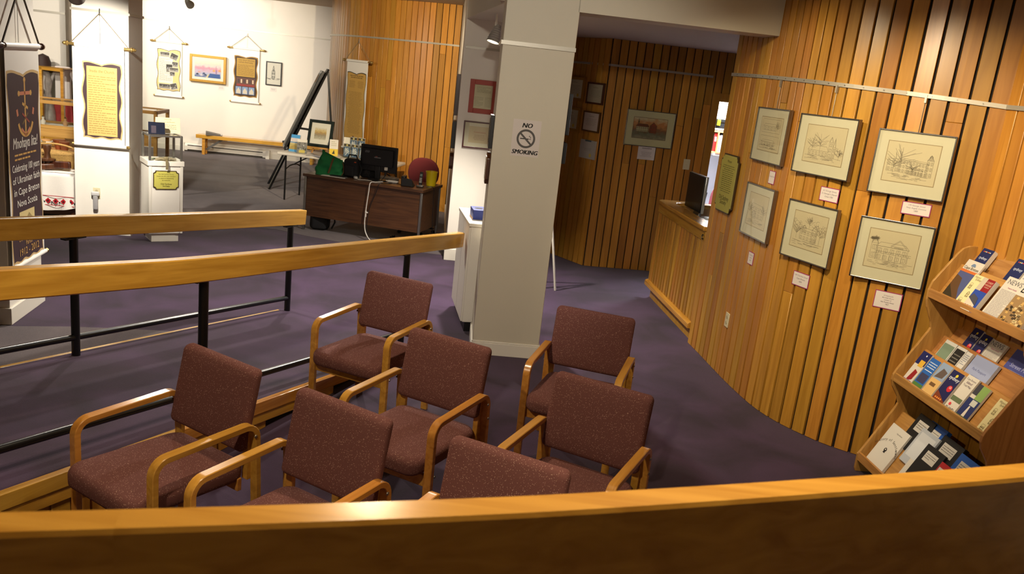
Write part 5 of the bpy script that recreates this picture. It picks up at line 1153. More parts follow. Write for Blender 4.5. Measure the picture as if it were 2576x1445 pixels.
for k in range(3): MB().box(-.09, .08, k * .018, k * .018 + .006, 0, .13).xf(Matrix.Rotation(-.18 - .05 * k, 4, 'X') @ Matrix.Rotation(-.1 * k, 4, 'Z')).build('leaflet', PAPER if k else plain('glossy_dark', (30, 34, 48), .15), bk, smooth=False)
p = Print(-.0005); p.rect(-.06, -.01, .01, .09, (60, 50, 60)); q = p.build('print', bk); q.rotation_euler = (-.18, 0, 0)
cs = thing('card_sign', 'cream folded card sign standing on the glass donation box', 'sign', pc + pex * .08 + pey * .06 + Vector((0, 0, 1.196)), pyaw)
MB().add([(-.13, 0, 0), (.13, 0, 0), (.13, .03, .17), (-.13, .03, .17), (-.13, .06, 0), (.13, .06, 0), (.13, .032, .17), (-.13, .032, .17)], [(0, 1, 2, 3), (5, 4, 7, 6), (3, 2, 6, 7)]).build('card', plain('cream_card', (214, 200, 160), .6), cs, smooth=False)
p = Print(-.0006); p.text('WELCOME', 0, .145, .016, (110, 100, 70)); p.text('to the Museum', .02, .118, .018, (110, 100, 70)); p.block(-.08, .1, .1, .04, 3, (150, 140, 110), .3, True); q = p.build('print', cs); q.rotation_euler = (-.175, 0, 0)

# outlet and plug-in on the banner column
def outlet(name, label, pl, u, v, w=.075, h=.12, switch=False):
    cen = pl.hit(u, v, .006); o = thing(name, label, 'outlet' if not switch else 'switch', cen - pl.n * .006 - Vector((0, 0, h / 2)), pl.yaw)
    MB().box(-w / 2, w / 2, -.006, 0, 0, h).build('cover_plate', plain('ivory', (206, 196, 160), .4), o, bevel=.002)
    if switch: MB().box(-.006, .006, -.016, -.006, h * .45, h * .6).build('toggle', plain('ivory', (206, 196, 160)), o, bevel=.002)
    else:
        for z in (.3, .7): MB().lathe([(0, 0), (.016, 0), (.015, .002), (0, .002)], 14, (0, -.006, h * z), Matrix.Rotation(PI / 2, 3, 'X')).build('socket', plain('ivory_dark', (170, 160, 126), .4), o)
    return o
outlet('wall_outlet', 'cream electrical outlet low on the square column under the scroll', PL2, 243, 486)
pg = thing('plug_in_light', 'grey plug-in emergency torch in the outlet on the square column', 'night light', PL2.hit(241, 505, .02) - PL2.n * .012 - Vector((0, 0, .11)), PL2.yaw)
MB().pillow(.05, .035, .16, .015, .012, lambda x, y, z: (x, y - .025, z + .09)).build('body', plain('grey_plastic', (150, 148, 148), .4), pg, angle=60); MB().pillow(.085, .04, .05, .018, .014, lambda x, y, z: (x, y - .025, z + .19)).build('head', plain('grey_plastic2', (190, 188, 186), .4), pg, angle=60)
outlet('wall_outlet', 'cream electrical outlet low on the curved plank wall', rw_plane(1828, 805), 1828, 805)
outlet('light_switch', 'ivory light switch on the corridor planks beside the office door', PC, 1727, 414, .085, .13, True)
# yellow picture on the return of the far wall, showing past the square column
PRt = Plane((LW.P.x, LW.P.y), (-sin(.05), cos(.05)))
za_, zb2 = zrow((LW.P.x, LW.P.y + .3), 106), zrow((LW.P.x, LW.P.y + .3), 172)
fr2 = thing('yellow_picture', 'yellow picture in a thin black frame on the far wall corner', 'picture', pl_pt(PRt, .62, zb2), PRt.yaw)
MB().box(-.5, .5, -.03, 0, 0, za_ - zb2).build('frame', BLACKP, fr2, bevel=.003); MB().box(-.47, .47, -.034, -.028, .03, za_ - zb2 - .03).build('panel', plain('yellow_panel', (214, 180, 60), .5), fr2, smooth=False)

# ================================================================== MUSEUM DISPLAYS BEHIND THE COLUMNS
GLp = GLASS
vt0, vt1 = Vector((-7.05, 11.40, 0)), Vector((-5.22, 11.66, 0)); vyaw = math.atan2((vt1 - vt0).y, (vt1 - vt0).x); vl = (vt1 - vt0).length
vx = thing('display_case', 'long pine-framed glass display case behind the square column', 'display case', vt0, vyaw)
def caseframe(o, L, D_, z0, z1, r, mat):
    for x in (0, L - r):
        for y in (0, D_ - r): MB().box(x, x + r, y, y + r, 0, z1).build('leg', mat, o, bevel=.002)
    for z in (z0, z1 - r):
        MB().box(0, L, 0, r, z, z + r).build('rail', mat, o, bevel=.002); MB().box(0, L, D_ - r, D_, z, z + r).build('rail', mat, o, bevel=.002); MB().box(0, r, r, D_ - r, z, z + r).build('rail', mat, o, bevel=.002); MB().box(L - r, L, r, D_ - r, z, z + r).build('rail', mat, o, bevel=.002)
caseframe(vx, vl, .62, .84, 1.22, .045, CASEW); MB().box(.045, vl - .045, .005, .025, .72, .84).build('apron', CASEW, vx, bevel=.002)
MB().box(.03, vl - .03, .03, .59, .845, .86).build('floor_panel', PAPER, vx, smooth=False); MB().box(.03, vl - .03, .018, .022, .88, 1.18).build('glass_pane', GLp, vx, smooth=False); MB().box(.03, vl - .03, .598, .602, .88, 1.18).build('glass_pane', GLp, vx, smooth=False); MB().box(.03, vl - .03, .03, .59, 1.205, 1.21).build('glass_top', GLp, vx, smooth=False)
vex, vey = Vector((cos(vyaw), sin(vyaw), 0)), Vector((-sin(vyaw), cos(vyaw), 0))
for i, (x, y) in enumerate(((.22, .3), (.5, .35), (.72, .28))):
    o = thing('ornament', 'small ' + ('cream', 'tan', 'blue-white')[i] + ' lidded ornament inside the long glass display case', 'ornament', vt0 + vex * x + vey * y + Vector((0, 0, .86)), .2 * i, 'ornaments in the display case')
    MB().lathe([(0, 0), (.03, 0), (.035, .04), (.015, .07), (.02, .1), (0, .11)], 14).build('body', plain('ceramic_%d' % i, ((206, 196, 180), (170, 130, 90), (190, 190, 200))[i], .3), o); MB().lathe([(0, 0), (.02, 0), (0, .02)], 10, (0, 0, .108)).build('lid', BRASS, o)
# trestle table with baskets, in front of the case
tt = thing('display_table', 'pine display table of bowls and baskets behind the square column', 'table', Vector((-6.85, 10.5, 0)), .12)
MB().box(0, 1.45, 0, .6, .60, .65).build('tabletop', CASEW, tt, bevel=.004)
for x in (.05, 1.34):
    for y in (.05, .5): MB().box(x, x + .06, y, y + .06, 0, .60).build('leg', CASEW, tt, bevel=.002)
te, tf = Vector((cos(.12), sin(.12), 0)), Vector((-sin(.12), cos(.12), 0))
def TT_(x, y, z=.65): return Vector((-6.85, 10.5, 0)) + te * x + tf * y + Vector((0, 0, z))
WICK = plain('wicker', (176, 138, 74), .7, vary=.4, scale=70, bump=.6, bscale=90)
def bowl(label, loc, r, h, mat, lid=None, grp='bowls and pots on the display table'):
    o = thing('bowl', label, 'bowl', loc, 0, grp); MB().lathe([(0, 0), (r * .6, 0), (r, h), (r * .95, h), (r * .55, .012), (0, .012)], 20).build('body', mat, o)
    MB().lathe([(r * .98, 0), (r * 1.03, 0), (r * 1.03, .012), (r * .98, .012)], 20, (0, 0, h - .004)).build('rim', mat, o)
    if lid: MB().lathe([(0, 0), (r * .9, 0), (r * .6, r * .5), (0, r * .6)], 16, (0, 0, h * .8)).build('contents', lid, o)
bowl('shallow woven bowl near the middle of the display table', TT_(.44, .12), .17, .09, WICK, PAPER); bowl('copper pot at the back of the display table', TT_(.72, .3), .08, .12, plain('copper', (150, 84, 50), .3, .5)); bowl('small white bowl at the back of the display table', TT_(.5, .42), .09, .07, TRIMW, plain('bread', (190, 140, 80), .8)); bowl('small brown jug at the near edge of the display table', TT_(.86, .12), .06, .12, plain('brown_glaze', (120, 66, 40), .3)); bowl('low glass tray of eggs at the far side of the display table', TT_(.28, .42), .14, .05, GLASS, plain('eggs', (214, 190, 160), .5))
# cloth-covered table with basket and wooden tool
ct = thing('cloth_table', 'small brown table under a white embroidered cloth', 'table', Vector((-6.22, 9.42, 0)), .12)
MB().box(0, 1.0, 0, .6, .53, .57).build('tabletop', DARKW, ct, bevel=.003); MB().box(.06, .94, .06, .54, .06, .53).build('skirt', plain('brown_board', (104, 74, 46), .7), ct, smooth=False)
for x in (.02, .92):
    for y in (.02, .52): MB().box(x, x + .06, y, y + .06, 0, .53).build('leg', DARKW, ct, bevel=.002)
c0 = Vector((-6.22, 9.42, 0)); ce, cf = te, tf
clh = thing('tablecloth', 'white tablecloth with red cross-stitch border hanging over the small table', 'tablecloth', c0 + Vector((0, 0, .5715)), .12)
cm = MB(); nx, ny = 40, 26; vs = []
for i in range(nx + 1):
    for j in range(ny + 1):
        x = -.02 + 1.04 * i / nx; s_ = .62 - 1.02 * j / ny; drop = max(0, -s_) ; corner = .10 * abs(sin(x * 5.5 + .8)); sag = drop * (1 + corner * 1.2)
        y = s_ if s_ > -.0 else -.012 - .03 * (drop / .4) * (1 + sin(x * 22)) ; z = .004 if s_ > 0 else -min(sag, .46)
        vs.append((x, y, z))
cm.add(vs, [(i * (ny + 1) + j, (i + 1) * (ny + 1) + j, (i + 1) * (ny + 1) + j + 1, i * (ny + 1) + j + 1) for i in range(nx) for j in range(ny)])
clm = cm.build('cloth', plain('linen', (222, 216, 206), .8, bump=.2, bscale=150), clh, angle=80)
em = MB()
for k in range(12):
    x = .03 + k * .085
    for dz, r in ((.30, .035), (.30, .014)):
        z = -.33; y = -.055
        em.add([(x, y - .004 * (r < .02), z - r), (x + r, y - .004 * (r < .02), z), (x, y - .004 * (r < .02), z + r), (x - r, y - .004 * (r < .02), z)], [(0, 1, 2, 3)], lin((176, 30, 40) if r > .02 else (60, 20, 24)))
    em.add([(x + .0425, -.056, -.36), (x + .055, -.056, -.345), (x + .0425, -.056, -.33), (x + .03, -.056, -.345)], [(0, 1, 2, 3)], lin((30, 30, 30)))
for z in (-.385, -.275): em.box(0, 1.0, -.0565, -.055, z, z + .008, lin((170, 50, 56)))
em.build('embroidery', INK, clh, smooth=False, recalc=False)
bs = thing('basket', 'wide wicker basket standing on the embroidered cloth', 'basket', c0 + ce * .62 + cf * .36 + Vector((0, 0, .577)), .12)
MB().lathe([(0, 0), (.19, 0), (.25, .17), (.26, .17), (.26, .19), (.235, .19), (.18, .02), (0, .02)], 28).xf(Matrix.Diagonal((1.15, .6, 1, 1))).build('body', WICK, bs)
MB().tube([(.0 + .28 * cos(a), 0, .18 + .10 * sin(a)) for a in [PI * k / 12 for k in range(13)]], .011, 8).build('handle', WICK, bs)
sp = thing('carved_tool', 'dark carved wooden cross-piece on the edge of the embroidered cloth', 'wooden tool', c0 + ce * .64 + cf * .12 + Vector((0, 0, .577)), .12)
MB().bar((-.24, 0, .055), (.26, 0, .075), .05, .085).build('beam', DARKW, sp, bevel=.012); MB().bar((-.05, -.09, .04), (.16, .06, .05), .05, .07).build('cross_beam', DARKW, sp, bevel=.012); MB().lathe([(0, 0), (.04, 0), (.045, .1), (.09, .11), (.09, .13), (.04, .14), (.03, .2), (.045, .26), (.04, .29), (0, .29)], 16).build('spindle', DARKW, sp)
# tall glazed cabinet with a costume
gc0 = ony(100, 300, 13.9); gc1 = ony(153, 300, 13.9); gcw = gc1.x - gc0.x + .7
tc_ = thing('costume_cabinet', 'tall wood-framed glass cabinet against the far white wall', 'cabinet', Vector((gc1.x - gcw, 13.95, 0)), .05)
gz = zrow((gc1.x, 13.9), 172)
for x in (0, gcw * .62, gcw - .05):
    MB().box(x, x + .05, 0, .05, 0, gz).build('stile', WOODX, tc_, bevel=.002)
MB().box(0, gcw, 0, .05, gz - .06, gz).build('top_rail', WOODX, tc_, bevel=.002); MB().box(0, gcw, 0, .05, .5, .58).build('middle_rail', WOODX, tc_, bevel=.002); MB().box(0, gcw, .02, .5, 0, .5).build('base', WOODX, tc_, bevel=.003); MB().box(0, gcw, .48, .5, .5, gz).build('back', plain('cab_back', (150, 140, 120), .6), tc_, smooth=False); MB().box(0, gcw, 0, .5, gz - .02, gz).build('top', WOODX, tc_, bevel=.002); MB().box(.05, gcw - .05, .02, .024, .58, gz - .06).build('glass_pane', GLASS, tc_, smooth=False)
def TC(x, y, z): return Vector((gc1.x - gcw, 13.95, 0)) + Vector((cos(.05), sin(.05), 0)) * x + Vector((-sin(.05), cos(.05), 0)) * y + Vector((0, 0, z))
dl = thing('costumed_doll', 'large doll in folk costume standing inside the tall glass cabinet', 'doll', TC(gcw * .55, .27, .5), .05)
MB().lathe([(0, 0), (.2, 0), (.19, .3), (.12, .62), (.15, .78), (.1, .95), (.05, 1.0), (0, 1.0)], 18).build('dress', plain('folk_dress', (196, 186, 180), .7, vary=.5, scale=12), dl); MB().lathe([(0, 0), (.06, .01), (.09, .1), (.08, .18), (0, .23)], 16, (0, 0, .98)).build('head', plain('doll_skin', (196, 150, 120), .5), dl); MB().lathe([(0, .28), (.09, .24), (.125, .14), (.12, .02), (.1, .0), (.09, .1), (.0, .2)], 16, (0, .02, .97)).build('hair', plain('doll_hair', (48, 28, 22), .7), dl.children[-1]); MB().lathe([(0, 0), (.09, 0), (.1, .01), (0, .01)], 16, (.0, -.14, .62), Matrix.Rotation(PI / 2, 3, 'X')).build('plate', plain('black_plate', (34, 30, 26), .3), dl)
bl2 = thing('folk_blouse', 'white embroidered blouse and red skirt hanging in the tall glass cabinet', 'clothing', TC(gcw * .84, .34, .55), .05)
MB().prism([(-.13, .4), (.13, .4), (.13, .85), (.2, .7), (.23, .75), (.12, 1.02), (-.12, 1.02), (-.23, .75), (-.2, .7), (-.13, .85)], -.03, .03, 1).build('blouse', plain('blouse', (216, 206, 200), .8), bl2, bevel=.015); MB().prism([(-.14, .42), (.14, .42), (.2, 0), (-.2, 0)], -.04, .04, 1).build('skirt', plain('skirt_red', (156, 44, 44), .8, vary=.3, scale=20), bl2, bevel=.015)

# ================================================================== RECEPTION COUNTER AND OFFICE
KA = Vector((1.535, 9.07, 0)); KB = Vector((1.722, 7.448, 0)); kex = (KB - KA).normalized(); kyaw = math.atan2(kex.y, kex.x); KL = (KB - KA).length
kc = thing('reception_counter', 'slatted maple reception counter joining the curved plank wall', 'counter', KA, kyaw)
MB().box(.02, KL, .02, .10, 0, .13).build('kick_base', BOARD, kc, smooth=False); MB().box(0, KL, .0, .10, .13, 1.06).build('carcass', GROOVE, kc, smooth=False)
MB().prism([(-.05, .13), (-.05, .175), (-.035, .19), (-.012, .195), (.0, .195), (.0, .13)], -.03, KL, 0).build('base_moulding', WOODX, kc, bevel=.003)
ns = 17; sw = (KL - .06) / ns
for k in range(ns): MB().box(.03 + k * sw, .03 + (k + .76) * sw, -.016, .0, .195, .965).build('slat', BOARD, kc, bevel=.002, seg=1)
MB().box(-.004, .03, -.02, .0, .195, .965).build('end_stile', BOARD, kc, bevel=.002); MB().box(KL - .03, KL, -.02, 0, .195, .965).build('end_stile', BOARD, kc, bevel=.002)
MB().box(-.01, KL, -.024, .0, .965, 1.055).build('top_fascia', WOODX, kc, bevel=.003)
tp = [(KL, -.05), (0, -.05)] + [(-.02 - .0 + .22 * (cos(rad(a)) - 1) * .25 - .03, .1 + .15 * sin(rad(a))) for a in (-60, -30, 0, 30, 60)] + [(.05, .27), (.35, .33), (KL, .33)]
tp = [(KL, -.05), (.06, -.05), (0, -.035), (-.035, 0), (-.05, .06), (-.05, .56), (.0, .60), (.06, .60), (.10, .56), (.10, .22), (.13, .13), (.2, .11), (KL, .11)]
MB().prism(tp, 1.06, 1.10, 2).build('countertop', WOODX, kc, bevel=.006); MB().box(-.02, .08, .10, .55, 0, 1.06).build('end_wing', BOARD, kc, smooth=False)
kd = Vector((-kex.y, kex.x, 0))
MB().tube([(KL - .05 + a, -.03, 1.0 + b) for a, b in ring(0, 0, .022, 14, 40, 330)], .004, 6).build('bag_hook', BLACKM, kc)
wk = thing('work_desk', 'pale work surface behind the reception counter', 'desk', KA + kex * .05, kyaw)
MB().box(.10, KL - .05, .115, .75, .95, .98).build('worktop', plain('pale_laminate', (196, 194, 190), .4), wk, bevel=.004)
for x in (.24, KL - .12):
    MB().box(x, x + .05, .68, .73, 0, .95).build('leg', STEEL, wk, bevel=.003); MB().box(x, x + .05, .13, .18, 0, .95).build('leg', STEEL, wk, bevel=.003)
# computer on it
im = thing('desktop_computer', 'slim desktop computer with black face and silver rim behind the counter', 'computer', KA + kex * .36 + kd * .24 + Vector((0, 0, .98)), rad(-83))
MB().box(-.26, .26, -.012, .0, .10, .47).build('screen', BLACKP, im, bevel=.003); MB().box(-.265, .265, .0, .03, .095, .475).build('shell', plain('silver_shell', (206, 206, 204), .25, .6), im, bevel=.006); MB().prism([(-.10, 0), (-.10, .006), (.03, .012), (.09, .30), (.10, .30), (.06, 0)], -.09, .09, 0).build('stand', STEEL, im, bevel=.003)
# telephone/white papers
o = thing('paper_stack', 'white papers by the computer on the work surface', 'paper', KA + kex * .26 + kd * .55 + Vector((0, 0, .98)), kyaw); MB().box(-.1, .1, -.14, .14, 0, .01).build('sheets', PAPER, o, smooth=False); MB().box(-.09, .11, -.13, .15, .01, .016).xf(Matrix.Rotation(.15, 4, 'Z')).build('top_sheet', PAPER, o, smooth=False)
# office chair with wooden arm in the bright room
och = thing('guest_chair', 'dusty red office chair with a pale wooden arm in the bright office', 'chair', Vector((2.46, 11.02, 0)), -1.0)
ORD = plain('dusty_red', (150, 70, 76), .9, bump=.3, bscale=300)
MB().pillow(.48, .62, .08, .2, .035, lambda x, y, z: (x, .26 + z + .2 * (y + .3) * .3 + .3 * x * x, .82 + y)).build('backrest', ORD, och, angle=60); MB().pillow(.5, .5, .09, .12, .035, lambda x, y, z: (x, y, z + .46)).build('seat', ORD, och, angle=60)
for sx in (-1, 1): MB().sweep([((sx * .28, y, z), (1, 0, 0), (0, 0, 1)) for y, z in ((.24, .64), (.1, .67), (-.12, .68), (-.2, .66), (-.235, .6), (-.24, .45))], [(-.022, -.012), (.022, -.012), (.022, .012), (-.022, .012)]).build('arm', CASEW, och)
MB().tube([(0, 0, .08), (0, 0, .44)], .03, 12).build('gas_lift', BLACKP, och)
for k in range(5): a = 2 * PI * k / 5; MB().bar((0, 0, .09), (.27 * cos(a), .27 * sin(a), .03), .04, .04).build('base_arm', BLACKP, och)
# wall shelf with binders
sh = thing('wall_shelf', 'open pine wall shelf in the bright office', 'shelf', Vector((2.30, 11.82, 1.50)), 0)
zt_ = zrow((2.55, 11.85), 327) - 1.5; zb_ = zrow((2.57, 11.85), 380) - 1.5
MB().box(0, 1.2, 0, .29, zt_ - .025, zt_).build('top_board', CASEW, sh, bevel=.002); MB().box(0, 1.2, 0, .29, zb_ - .02, zb_).build('bottom_board', CASEW, sh, bevel=.002)
for x in (0, .335, 1.18): MB().box(x, x + .02, 0, .29, zb_, zt_ - .025).build('divider', CASEW, sh, smooth=False)
BR = [('black', (24, 24, 26), .0, .035, .27), ('red', (196, 40, 34), .0, .05, .255), ('cream spiral-bound', (196, 186, 150), 0, .03, .23), ('grey', (150, 156, 164), 0, .03, .24), ('deep green', (20, 96, 60), 0, .085, .245), ('navy blue', (30, 44, 90), 0, .05, .25), ('maroon', (110, 30, 40), 0, .05, .24)]
x = ony(1788, 355, 11.84).x - 2.30
hs = zt_ - .025 - zb_ - .01
for nm, c, _, w, h in BR:
    h = min(h, hs)
    o = thing('binder', nm + ' binder standing on the office wall shelf', 'binder', Vector((2.30 + x + w / 2, 11.84, 1.50 + zb_)), 0, 'binders on the office shelf')
    MB().box(-w / 2, w / 2, 0, .24, 0, h).build('cover', plain('bind_' + nm, c, .45), o, bevel=.003); MB().box(-w * .25, w * .25, -.001, .002, h * .55, h * .8).build('spine_label', PAPER, o, smooth=False); x += w + .004
o = thing('tool_box', 'black tool box with a yellow latch on top of the office shelf', 'box', Vector((ony(1808, 310, 11.9).x, 11.85, 1.50 + zt_)), 0); MB().hexa([(-.15, 0, 0), (.15, 0, 0), (.15, .2, 0), (-.15, .2, 0), (-.17, 0, .11), (.17, 0, .11), (.17, .2, .11), (-.17, .2, .11)]).build('case', BLACKP, o, bevel=.005); MB().box(-.175, .175, -.01, .21, .11, .17).build('lid', BLACKP, o, bevel=.012); MB().box(-.035, .01, -.02, -.002, .07, .15).build('latch', YELLOW, o.children[-1], bevel=.004); MB().box(-.06, .08, -.003, .0, .01, .03).build('sticker', PAPER, o, smooth=False)
o = thing('paper_tray', 'loose white papers lying under the binders on the office shelf edge', 'paper', Vector((ony(1818, 380, 11.8).x, 11.80, 1.50 + zb_ - .052)), 0); MB().box(-.12, .12, .0, .2, .0, .03).build('sheets', PAPER, o, smooth=False); MB().box(-.10, .12, -.01, .19, .03, .032).build('red_folder', REDC, o, smooth=False)
o = tag(MB().tube([Vector(q) for q in smooth_path([(2.52, 12.10, 1.33), (2.52, 12.1, 1.2), (2.56, 12.10, 1.05), (2.6, 12.1, .9), (2.62, 12.1, .2)], 6)], .004, 6).build('wall_cable', plain('grey_cable', (120, 120, 124), .5)), 'thin grey cable running down the bright office wall', 'cable')
ol = thing('ceiling_light_offscreen', 'white fluorescent ceiling light in the bright office', 'light', Vector((3.1, 11.4, 2.74)), 0)
MB().box(-.6, .6, -.15, .15, -.05, .05).build('housing', TRIMW, ol, bevel=.004); MB().box(-.58, .58, -.13, .13, -.054, -.05).build('diffuser_offscreen', emit('daylight_tube', (.78, .9, 1), 6), ol, smooth=False)
la = bpy.data.lights.new('office_tube_offscreen', 'AREA'); la.shape = 'RECTANGLE'; la.size = 1.1; la.size_y = .24; la.energy = 190; la.color = (.90, .95, 1); lo = bpy.data.objects.new('office_tube_offscreen', la); COL.objects.link(lo); lo.parent = ol; lo.location = (0, 0, -.06)
struct(MB().box(1.9, 5, 10.7, 12.2, 2.79, 2.8).build('ceiling_office', OFFW, smooth=False))

# ================================================================== BROCHURE RACK
RY = rad(-84.5); RO = Vector((2.345, 4.975, 0)); rex = Vector((cos(RY), sin(RY), 0)); rey = Vector((-sin(RY), cos(RY), 0)); RL = .93
bk_ = thing('brochure_rack', 'three-tier oak brochure rack with stepped sides against the plank wall', 'rack', RO, RY)
prof = [(0, 0), (-.006, .02), (-.008, .12), (.01, .15), (.17, .462), (.178, .49), (.165, .53), (.115, .60), (.102, .64), (.104, .675), (.118, .71), (.262, .975), (.272, 1.0), (.262, 1.04), (.215, 1.13), (.203, 1.18), (.202, 1.24), (.216, 1.295), (.335, 1.485), (.36, 1.515), (.40, 1.533), (.46, 1.535), (.47, 1.50), (.44, 0)]
for x in (0, RL - .02): MB().prism(prof, x, x + .02, 0).build('side_panel', OAKZ, bk_, bevel=.003, smooth=False)
sl = math.atan2(.17, .33)         # lean of the tiers
def tier(y0, z0, hgt, rows, step=.10, rise=.10):
    MB().box(.02, RL - .02, y0 - .004, y0 + .012, z0 - .02, z0 + .035).build('lip', OAKX, bk_, bevel=.002)
    MB().box(.02, RL - .02, y0, y0 + .30, z0 - .02, z0 - .005).build('shelf', OAKX, bk_, bevel=.002)
    for r in range(rows):
        b = y0 + .05 + step * r; zz = z0 - .005 + rise * r
        Hh = hgt if r == rows - 1 else .21
        MB().hexa([(.02, b, zz - .0), (RL - .02, b, zz), (RL - .02, b + .012, zz), (.02, b + .012, zz), (.02, b + Hh * math.tan(sl), zz + Hh), (RL - .02, b + Hh * math.tan(sl), zz + Hh), (RL - .02, b + Hh * math.tan(sl) + .012, zz + Hh), (.02, b + Hh * math.tan(sl) + .012, zz + Hh)]).build('backboard', OAKX, bk_, bevel=.002)
        if r: MB().box(.02, RL - .02, b - .05, b + .006, zz - .012, zz).build('ledge', OAKX, bk_, bevel=.002)
tier(-.002, .10, .34, 1); tier(.112, .655, .22, 3); tier(.208, 1.215, .24, 2)
def RK(x, y, z): return RO + rex * x + rey * y + Vector((0, 0, z))
def bro(label, x, y, z, w, h, art, face=(206, 200, 190), thick=.012, extra=0, yawj=0.0, name='brochure', cat='brochure', mat=None):
    o = thing(name, label, cat, RK(x, y - thick * 1.2, z), RY + yawj, 'printed matter in the brochure rack', tilt=-sl - extra)
    MB().box(-w / 2, w / 2, 0, thick, 0, h).build('pages', mat or plain('pg_%d_%d_%d' % face, face, .5), o, bevel=.0008, seg=1)
    p = Print(-.0004); art(p, w, h)
    if p.m.f: p.build('cover_print', o)
    return o
NAVY = (26, 34, 92)
def a_night(p, w, h): p.rect(-w / 2, w / 2, 0, h, (22, 34, 84)); p.text('sydney', 0, h * .72, .026, (200, 210, 230), .2, w * .8); p.poly([(-w * .3, 0), (w * .45, 0), (w * .4, h * .3), (0, h * .4)], (150, 70, 40)); p.poly(ring(w * .1, h * .25, w * .12, 10), (220, 140, 50)); [p.poly(ring(-w * .3 + i * w * .12, h * .92, w * .04, 8), ((200, 60, 60), (220, 180, 60), (220, 220, 220))[i % 3]) for i in range(6)]
def a_cb(p, w, h): p.rect(-w / 2, w / 2, 0, h * .74, (76, 84, 130)); p.poly([(-w / 2, 0), (w / 2, 0), (w * .1, h * .3), (-w * .1, h * .55), (-w / 2, h * .6)], (92, 64, 38)); p.poly([(-w / 2, 0), (w * .3, 0), (-w / 2, h * .35)], (54, 44, 26)); p.poly(ring(0, h * .86, w * .13, 16, 0, 180), (110, 130, 160)); p.rect(-w / 2, w / 2, h * .70, h * .76, (196, 106, 50)); p.text('Cape Breton', 0, h * .78, .028, (90, 80, 60), 0, w * .85)
def a_hist(p, w, h):
    p.rect(-w / 2, w / 2, 0, h, (222, 210, 160)); p.text('Historic', -w * .08, h * .9, .02, (70, 60, 40), .2, w * .6); p.text('Sydney', w * .1, h * .83, .02, (70, 60, 40), .2, w * .6); L = []; seg_house(L, .2, .55, .25, .12, .5, 2, 2); seg_house(L, .5, .3, .25, .12, .5, 2, 2, 0, True); seg_house(L, .2, .06, .3, .12, .5, 3, 2)
    for q in L: p.line([(-w / 2 + w * a, h * b) for a, b in q], .0012, (110, 96, 60))
def a_cos(p, w, h): p.rect(-w / 2, w / 2, 0, h, (40, 70, 160)); p.rect(-w * .1, w / 2, h * .62, h, (138, 24, 30)); p.rect(-w / 2, -w * .1, h * .62, h, (190, 180, 160)); p.text('COSSIT', w * .2, h * .88, .016, (222, 196, 170), 0, w * .5); p.text('HOUSE', w * .2, h * .80, .016, (222, 196, 170), 0, w * .5); p.text('MUSEUM', w * .2, h * .74, .010, (222, 196, 170), 0, w * .5); p.poly([(-w / 2, 0), (w * .3, 0), (w * .3, h * .2), (-w / 2, h * .36)], (206, 196, 180)); p.poly([(-w / 2, h * .36), (w * .35, h * .2), (w * .2, h * .42), (-w * .3, h * .5)], (70, 70, 84)); [p.rect(-w * .4 + i * w * .22, -w * .3 + i * w * .22, h * .06, h * .16, (120, 30, 30)) for i in range(3)]
def a_news(p, w, h): p.text('NEWS', -w * .05, h * .84, .042, (90, 90, 96), 0, w * .8); p.text('Feature Article', 0, h * .74, .012, (170, 60, 110), .2, w * .6); p.block(-w * .42, w * .42, h * .7, h * .04, 26, (150, 146, 150), .35)
def a_ev(p, w, h):
    rnd = random.Random(6); p.rect(-w / 2, w / 2, 0, h * .72, (150, 120, 80))
    for k in range(60): x = rnd.uniform(-.48, .4) * w; z = rnd.uniform(.0, .64) * h; p.rect(x, x + w * .1, z, z + h * .05, rnd.choice(((196, 160, 96), (110, 84, 50), (70, 56, 40), (206, 186, 140)))); p.k -= 1
    p.k += 1; p.text('Events', 0, h * .8, .07, (30, 28, 26), .2, w * .9)
def a_wht(p, w, h): p.block(-w * .4, w * .4, h * .92, h * .6, 6, (110, 120, 150), .3); p.rect(-w * .45, w * .45, h * .1, h * .5, (120, 96, 80)); p.rect(-w * .3, w * .1, h * .2, h * .4, (40, 36, 40))
def a_blue(p, w, h): p.rect(-w / 2, w / 2, 0, h, (40, 96, 176)); p.block(-w * .4, w * .4, h * .9, h * .68, 3, (190, 206, 230), .4); p.rect(-w * .4, w * .4, h * .6, h * .62, (220, 226, 236)); p.rect(-w * .4, w * .4, h * .22, h * .5, (60, 60, 90)); p.rect(-w / 2, w / 2, 0, h * .18, (80, 120, 60))
def a_red(p, w, h): p.rect(-w / 2, w / 2, h * .6, h, NAVY); p.poly(ring(w * .1, h * .9, w * .06, 12), (230, 230, 236)); p.rect(-w * .1, w * .4, h * .55, h * .75, (214, 170, 60)); p.poly([(-w * .2, h * .05), (w * .3, h * .15), (w * .35, h * .4), (0, h * .45)], (140, 30, 36)); p.rect(-w / 2, w * .4, 0, h * .1, (150, 120, 130))
def a_tan(p, w, h): p.rect(-w / 2, w / 2, h * .5, h, (140, 160, 190)); p.poly([(-w * .4, h * .55), (w * .3, h * .6), (w * .4, h * .8), (-w * .1, h * .86)], (96, 84, 80)); p.rect(-w / 2, w / 2, 0, h * .52, (210, 172, 110)); p.rect(-w * .3, w * .2, h * .3, h * .4, (110, 80, 50))
def a_syd(p, w, h): p.rect(-w / 2, w / 2, 0, h, (30, 32, 80)); p.text('sydney', 0, h * .74, .034, (226, 230, 240), .1, w * .86, .0006); p.poly(ring(w * .05, h * .88, w * .1, 8), (220, 200, 60)); p.poly(ring(w * .2, h * .5, w * .2, 16), (196, 40, 50)); p.text('10', w * .2, h * .5, .022, (236, 230, 226)); p.poly([(-w / 2, 0), (w / 2, 0), (w / 2, h * .12), (-w / 2, h * .34)], (120, 56, 30)); [p.poly(ring(-w * .3 + i * w * .16, h * .14, w * .06, 8), (226, 140, 60)) for i in range(4)]
